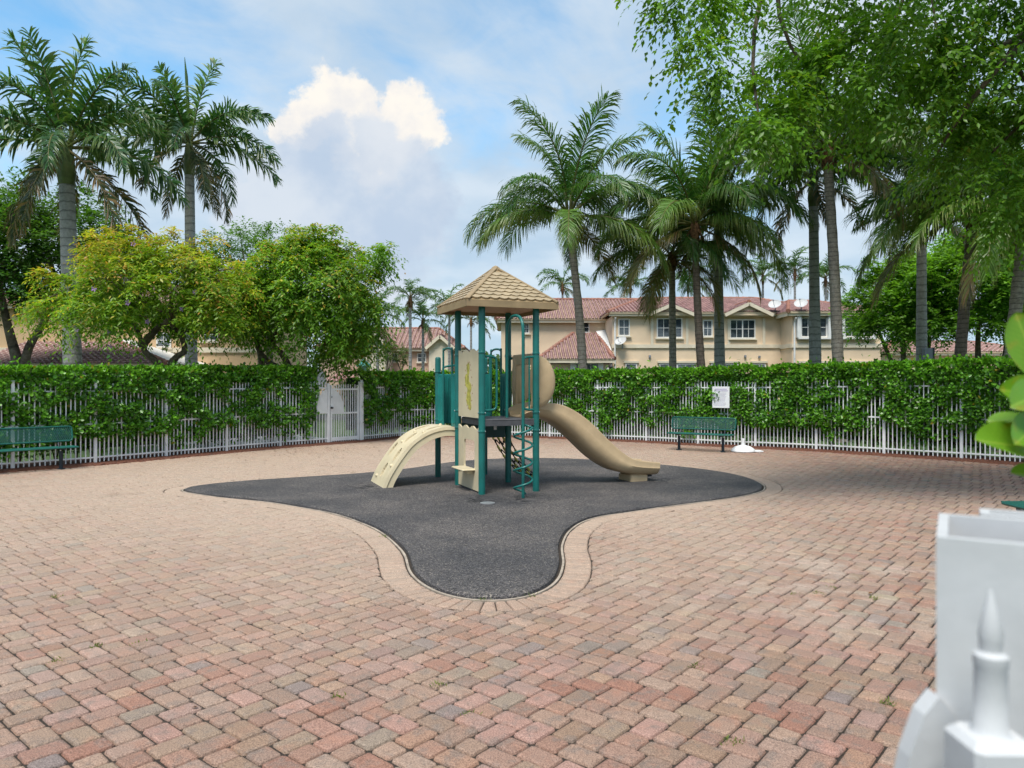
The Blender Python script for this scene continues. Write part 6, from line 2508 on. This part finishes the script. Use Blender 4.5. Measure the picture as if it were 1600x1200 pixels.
def left_house():
    Yb = 33.0

    def X(px, Y=Yb):
        return (px - CX) * Y / F

    def Z(py, Y=Yb):
        return H + (HY - py) * Y / F
    hs = tag(empty('house'), 'orange stucco house half hidden behind the trees beyond the bench', 'house')
    x0, x1 = X(-60), X(402)
    ez = Z(478)
    MB().box(((x0 + x1) / 2, Yb + 4.0, ez / 2 - 0.05), (x1 - x0, 8.0, ez - 0.1)).build('wall', STUCCO_B, hs)
    MB().box(((x0 + x1) / 2, Yb - 0.30, ez - 0.02), (x1 - x0 + 0.6, 0.12, 0.24)).build('fascia', TRIM, hs)
    MB().box(((x0 + x1) / 2, Yb - 0.035, Z(547)), (x1 - x0 + 0.1, 0.10, 0.22)).build('band', TRIM, hs)
    T = Tiles(2, 0.25, 0.29)
    fs, rg = hip_faces(x0 - 0.35, x1 + 0.35, Yb - 0.45, Yb + 8.4, ez + 0.08, Z(432), 3.6)
    for f in fs:
        T.face(f)
    Yp = 29.5
    px0, px1 = X(-50, Yp), X(262, Yp)
    pz = Z(569, Yp)
    A, B = (px0, Yp, pz), (px1, Yp, pz)
    C, D = (X(190), Yb - 0.02, Z(536)), (px0, Yb - 0.02, Z(536))
    B2 = (px1, Yb - 0.02, pz)
    T.face([A, B, C, D])
    T.face([B, B2, C])
    rg += [(B, C)]
    rf = T.build(hs, TILE_B, STUCCO_B)
    for a, b_ in rg:
        T.ridge(a, b_).build('ridge_cap', RIDGE, rf, True, 60)
    MB().box(((px0 + px1) / 2, Yp + 0.06, pz - 0.10), (px1 - px0, 0.10, 0.24)).build('fascia', TRIM, hs)
    wl = MB()
    wl.box(((px0 + px1) / 2, Yp + 0.45 + 1.4, pz / 2 - 0.16), (px1 - px0 - 0.5, 2.8, pz - 0.28))
    wl.build('wall', STUCCO_B, hs)
    for xx in (22, 68, 130, 200):
        ar = MB()
        w_ = 0.55
        pts = [(-w_, 0), (w_, 0), (w_, 1.1)] + [(w_ * math.cos(R(a)), 1.1 + 0.45 * math.sin(R(a))) for a in range(10, 180, 10)] + [(-w_, 1.1)]
        xc = X(xx, Yp)
        n_ = len(pts)
        zz = Z(581, Yp) - 1.1
        ar.add([(xc + p[0], Yp + 0.42, zz + p[1]) for p in pts] + [(xc + p[0], Yp + 0.47, zz + p[1]) for p in pts], [tuple(range(n_))] + [(k, n_ + k, n_ + (k + 1) % n_, (k + 1) % n_) for k in range(n_)])
        ar.build('arched_window', GLASS, hs)
    for xa, xb, ya, yb in ((245, 268, 520, 543), (316, 341, 512, 533)):
        window(hs, X(xa), Z(yb), (xb - xa) * Yb / F, (yb - ya) * Yb / F, Yb, 2, 2)
    fl_ = MB()
    fl_.slab([(B[0] + 0.05, B[1] - 0.05, B[2] + 0.06), (B2[0] + 0.25, B2[1], B2[2] + 0.06), (C[0] + 0.4, C[1], C[2] + 0.16), (C[0], C[1] - 0.05, C[2] + 0.16)], 0.06)
    fl_.build('flashing', WHITETRIM, hs)


left_house()


def far_house(px0, px1, Yb, eave, ridge, label, seed, wins, gable=None, mat=STUCCO_C):
    def X(px, Y=Yb):
        return (px - CX) * Y / F

    def Z(py, Y=Yb):
        return H + (HY - py) * Y / F
    hs = tag(empty('house'), label, 'house')
    x0, x1 = X(px0), X(px1)
    ez = Z(eave)
    MB().box(((x0 + x1) / 2, Yb + 4.0, ez / 2 - 0.05), (x1 - x0, 8.0, ez - 0.1)).build('wall', mat, hs)
    MB().box(((x0 + x1) / 2, Yb - 0.30, ez - 0.02), (x1 - x0 + 0.6, 0.12, 0.28)).build('fascia', TRIM, hs)
    T = Tiles(seed, 0.36, 0.42)
    fs, rg = hip_faces(x0 - 0.35, x1 + 0.35, Yb - 0.45, Yb + 8.4, ez + 0.08, Z(ridge), 2.5)
    for f in fs:
        T.face(f)
    for gdef in (gable or []):
        gx, pk, hwpx, yf = gdef
        xc, hw_ = X(gx), hwpx * Yb / F
        zt, zb = Z(pk), ez + 0.05
        y0_, y1_ = Yb - yf, Yb + 3.5
        T.face([(xc - hw_, y0_, zb), (xc - hw_, y1_, zb), (xc, y1_, zt), (xc, y0_, zt)][::-1])
        T.face([(xc + hw_, y0_, zb), (xc, y0_, zt), (xc, y1_, zt), (xc + hw_, y1_, zb)][::-1])
        g_ = MB()
        g_.box((xc, (y0_ + Yb) / 2 + 0.3, zb / 2), (2 * hw_ - 0.5, Yb - y0_, zb - 0.02))
        g_.add([(xc - hw_ + 0.2, y0_ + 0.3, zb), (xc + hw_ - 0.2, y0_ + 0.3, zb), (xc, y0_ + 0.3, zt - 0.15)], [(0, 1, 2)])
        g_.build('gable_wall', TRIM, hs)
        for sg in (-1, 1):
            a, b_ = Vector((xc + sg * hw_, y0_ - 0.02, zb)), Vector((xc, y0_ - 0.02, zt))
            d = b_ - a
            bm_ = MB()
            bm_.box((a + b_) / 2 - Vector((0, 0, 0.06)), (d.length, 0.08, 0.24), d.to_track_quat('X', 'Z').to_matrix())
            bm_.build('barge_board', TRIM, hs)
    # garage or porch roof lower down
    lz = ez - 2.6
    A, B, C, D = (x0 + 1.0, Yb - 2.4, lz), (x1 - 1.0, Yb - 2.4, lz), (x1 - 1.6, Yb - 0.02, lz + 0.75), (x0 + 1.6, Yb - 0.02, lz + 0.75)
    T.face([A, B, C, D])
    rf = T.build(hs, TILE_B, mat)
    for a, b_ in rg:
        T.ridge(a, b_).build('ridge_cap', RIDGE, rf, True, 60)
    for xa, xb, ya, yb in wins:
        window(hs, X(xa), Z(yb), (xb - xa) * Yb / F, (yb - ya) * Yb / F, Yb, 2, 2)


far_house(500, 720, 60.0, 546, 508, 'far pinkish house with brown tiled roof beyond the gate', 5, [(652, 666, 552, 566), (610, 622, 552, 566)], [(592, 522, 26, 3.0), (690, 526, 22, 1.5)])
far_house(1390, 1620, 52.0, 552, 530, 'cream house glimpsed under the bright green trees', 6, [(1405, 1420, 560, 574), (1500, 1512, 560, 574)], None, STUCCO)


# ------------------------------------------------------------------ foreground: gate posts, finial picket, paddle leaves
def gate_post(x, y, rot, w_, d_, zt, label):
    """square tube, open at the top; x, y = its corner nearest the left of the view"""
    p = tag(empty('gate_post', (x, y, 0), R(rot)), label, 'gate post', 'white gate posts in the foreground')
    t = 0.011
    m = MB()
    o_ = [(0, 0), (w_, 0), (w_, d_), (0, d_)]
    i_ = [(t, t), (w_ - t, t), (w_ - t, d_ - t), (t, d_ - t)]
    V = [(*q, -0.02) for q in o_] + [(*q, zt) for q in o_] + [(*q, zt) for q in i_] + [(*q, zt - 0.5) for q in i_]
    Fs = []
    for k in range(4):
        l = (k + 1) % 4
        Fs += [(k, l, 4 + l, 4 + k), (4 + k, 4 + l, 8 + l, 8 + k), (8 + k, 8 + l, 12 + l, 12 + k)]
    Fs.append((12, 13, 14, 15))
    m.add(V, Fs)
    m.build('tube', WHITE_GATE, p)
    return p


gate_post(0.461, 0.80, -31, 0.17, 0.172, 1.534, 'nearest open-topped white gate post, out of focus')
gate_post(0.614, 0.965, -31, 0.17, 0.050, 1.530, 'second white gate post just behind the nearest one')


def finial_picket():
    bx, by = 0.465, 0.715
    f = tag(empty('finial_picket', (bx, by, 0)), 'white cast picket with a spear finial before the nearest post', 'fence picket')
    zt = H - (920 - HY) * by / F
    m = MB()
    m.box((0, 0, (zt - 0.14) / 2), (0.062, 0.062, zt - 0.14), ch=0.007)
    m.build('bar', WHITE_GATE, f)
    m = MB()
    m.lathe([(0.024, -0.142), (0.0175, -0.136), (0.0168, -0.075), (0.0180, -0.072), (0.0178, -0.064), (0.0115, -0.060), (0.0120, -0.050), (0.0128, -0.044), (0.0095, -0.028), (0.0045, -0.010), (0.001, 0.0)], 16, (0, 0, zt))
    m.v = [(x * 0.86, y * 0.86, z) for x, y, z in m.v]
    m.build('spear', WHITE_GATE, f, True, 50)
    # curved bracket plate at the post's foot side
    c = tag(empty('gate_scroll', (0.452, 0.80, 0)), 'curved white gate scroll rising against the nearest post', 'gate scroll')
    pts = [(-0.045, 1.17), (-0.038, 1.24), (-0.026, 1.30), (-0.010, 1.345), (0.006, 1.365), (0.022, 1.345), (0.026, 1.25), (0.026, 1.0), (-0.05, 1.0)]
    n_ = len(pts)
    m = MB()
    m.add([(x, -0.012, z) for x, z in pts] + [(x, 0.012, z) for x, z in pts], [tuple(range(n_ - 1, -1, -1)), tuple(range(n_, 2 * n_))] + [(k, (k + 1) % n_, n_ + (k + 1) % n_, n_ + k) for k in range(n_)])
    m.build('plate', WHITE_GATE, c)
    MB().box((-0.012, 0.0, 0.5), (0.075, 0.022, 1.004)).build('upright', WHITE_GATE, c)


finial_picket()


def paddle_shrub():
    Y = 1.32
    base = Vector((1.10, 1.36, 0))
    sh = tag(empty('clusia_shrub', base), 'bright green clusia branch with big paddle leaves at the picture edge', 'shrub')
    stem = [(1.10, 1.36, 0), (1.08, 1.35, 0.8), (1.03, 1.34, 1.35), (0.99, 1.33, 1.66), (0.985, 1.33, 1.85)]
    m = MB()
    m.tube([Vector(p) - base for p in spline(stem, 5)], 0.008, 8)
    m.tube([Vector((1.06, 1.345, 1.1)) - base, Vector((0.98, 1.33, 1.42)) - base, Vector((0.955, 1.325, 1.60)) - base], 0.006, 8)
    m.build('stem', paint('green_stem', (0.16, 0.22, 0.05), 0.5, 0.15), sh)
    me_cache = []
    rng = random.Random(8)
    for v in range(3):
        # obovate blade, cupped, with a midrib crease
        L_, W_ = 1.0, 0.66
        V, Fs, nu, nv = [], [], 40, 24
        for i in range(nu + 1):
            t = i / nu
            hw = W_ * 0.5 * (math.sin(math.pi * min(1, t ** 0.85 * 1.0)) ** 0.62 if 0 < t < 1 else 0.0)
            hw *= (0.62 + 0.5 * t)
            hw = max(hw, 0.03 if t < 0.1 else 0.0)
            for j in range(nv + 1):
                s_ = -1 + 2 * j / nv
                x = hw * s_
                z = 0.10 * abs(s_) ** 1.6 * (hw / 0.33) - 0.16 * (t - 0.35) ** 2 + 0.012 * abs(s_) ** 0.4 + 0.02 * math.sin(5 * t + v * 2 + s_)
                V.append((t * L_, x, z))
        for i in range(nu):
            for j in range(nv):
                a = i * (nv + 1) + j
                Fs.append((a, a + nv + 1, a + nv + 2, a + 1))
        me = bpy.data.meshes.new('leaf')
        me.from_pydata(V, [], Fs)
        me.polygons.foreach_set('use_smooth', [True] * len(me.polygons))
        cols = []
        for (x, y, z) in V:
            rib = math.exp(-(y / 0.014) ** 2) + 0.35 * max(0.0, math.cos((x * 1.3 - abs(y) * 1.1) * 55)) ** 8
            sp = max(0.0, mnoise.noise(Vector((x * 6 + v * 9, y * 6, 1.0))) - 0.25)
            cols.append((0.15 + 0.13 * rib + 0.25 * sp, 0.33 + 0.11 * rib - 0.10 * sp, 0.022 + 0.03 * rib))
        colour_mesh(me, V, np.array(cols))
        me.materials.append(PADDLE)
        me_cache.append(me)

    def leaf(p_base, p_tip, nrm, size, v):
        a, b_ = Vector(p_base), Vector(p_tip)
        d = (b_ - a)
        ln = d.length
        x = d / ln
        y = Vector(nrm).cross(x).normalized()
        z = x.cross(y)
        M = Matrix(((x.x, y.x, z.x, 0), (x.y, y.y, z.y, 0), (x.z, y.z, z.z, 0), (0, 0, 0, 1)))
        M = Matrix.Translation(a - base) @ M @ Matrix.Scale(ln, 4)
        o = part('leaf', me_cache[v], sh)
        o.matrix_local = M
    A = lambda px, py, y=Y: AT(px, py, y)
    leaf(A(1622, 592), A(1590, 488), (-0.35, -1, 0.1), 1, 0)          # upright leaf
    leaf(A(1640, 704), A(1529, 684, Y - 0.03), (0.0, -0.72, 0.75), 1, 1)   # long lying leaf
    leaf(A(1638, 665), A(1543, 655, Y + 0.03), (0.1, -0.45, 0.9), 1, 2)
    leaf(A(1640, 622), A(1566, 606, Y - 0.02), (-0.1, -0.9, 0.35), 1, 0)
    leaf(A(1650, 610), A(1582, 632, Y - 0.05), (0.1, -0.8, 0.6), 1, 2)
    leaf(A(1650, 745), A(1581, 737, Y), (0.0, -0.6, 0.8), 1, 1)
    leaf(A(1630, 655), A(1590, 690, Y - 0.06), (-0.3, -0.9, 0.4), 1, 0)
    leaf(A(1640, 580), A(1700, 500), (0.2, -1, 0.2), 1, 1)
    leaf(A(1645, 650), A(1740, 640), (0.1, -0.6, 0.8), 1, 2)
    leaf(A(1650, 720), A(1745, 715), (0.0, -0.6, 0.8), 1, 0)


PADDLE = leaf_material('paddle_leaf', 0.35, 0.33, 0.5)
paddle_shrub()


# ------------------------------------------------------------------ litter on the paving
def litter():
    rng = np.random.default_rng(17)
    P, D, N, L, W_, C = [], [], [], [], [], []
    def scatter(n_, cx_, cy_, sx, sy, l0_, l1_):
        x, y = rng.normal(cx_, sx, n_), rng.normal(cy_, sy, n_)
        ok = (y > 3.4) & (np.abs(x) < 0.75 * y + 1)
        x, y = x[ok], y[ok]
        m = len(x)
        P.append(np.stack([x, y, np.full(m, 0.006)], 1))
        a = rng.uniform(0, math.tau, m)
        D.append(np.stack([np.cos(a), np.sin(a), rng.uniform(0, 0.25, m)], 1))
        N.append(np.array([0, 0, 1.0]) + unit(rng, m) * 0.2)
        L.append(rng.uniform(l0_, l1_, m))
        W_.append(rng.uniform(l0_, l1_, m) * 0.5)
        pal = np.array([(0.07, 0.035, 0.018), (0.14, 0.06, 0.025), (0.05, 0.03, 0.02), (0.22, 0.10, 0.035), (0.03, 0.025, 0.02)])
        C.append(pal[rng.integers(0, len(pal), m)])
    scatter(260, -4.6, 18.6, 1.5, 1.2, 0.03, 0.07)
    scatter(150, 3.0, 7.0, 1.2, 1.0, 0.008, 0.025)
    scatter(240, 0, 10, 7, 5, 0.015, 0.05)
    scatter(200, 7.5, 14, 2.0, 2.0, 0.02, 0.05)
    scatter(220, -5, 14.5, 4, 1.8, 0.02, 0.05)
    V, fs, CC = leaf_cloud(*(np.concatenate(q) for q in (P, D, N, L, W_, C)))
    tag(part('fallen_leaves', np_mesh('fallen_leaves', V, fs, CC, LEAF)), 'dry leaf bits scattered over the pavers', 'leaves', kind='stuff')
    # tufts of weed in the joints
    P, D, N, L, W_, C = [], [], [], [], [], []
    spots = [G(150, 1010), G(215, 1006), G(88, 1034), G(1277, 926), G(1300, 918), G(1242, 928), G(1385, 1098), G(1145, 1158), G(1090, 1041), G(684, 1070), G(530, 1087), G(756, 936), G(830, 930), G(87, 932), G(735, 1115), G(1365, 935), G(600, 838), G(1140, 1160)]
    for s_ in spots:
        m = 34
        r = rng.normal(0, 0.022, (m, 2))
        P.append(np.stack([s_.x + r[:, 0], s_.y + r[:, 1], np.full(m, -0.008)], 1))
        D.append(unit(rng, m) * 0.8 + np.array([0, 0, 0.8]))
        N.append(unit(rng, m))
        L.append(rng.uniform(0.012, 0.038, m))
        W_.append(rng.uniform(0.003, 0.008, m))
        w = rng.random((m, 1))
        C.append(np.array([0.09, 0.16, 0.03]) * (1 - w) + np.array([0.24, 0.28, 0.05]) * w)
    V, fs, CC = leaf_cloud(*(np.concatenate(q) for q in (P, D, N, L, W_, C)))
    tag(part('weeds', np_mesh('weeds', V, fs, CC, LEAF)), 'small weeds growing in the paver joints', 'weeds', kind='stuff')


litter()
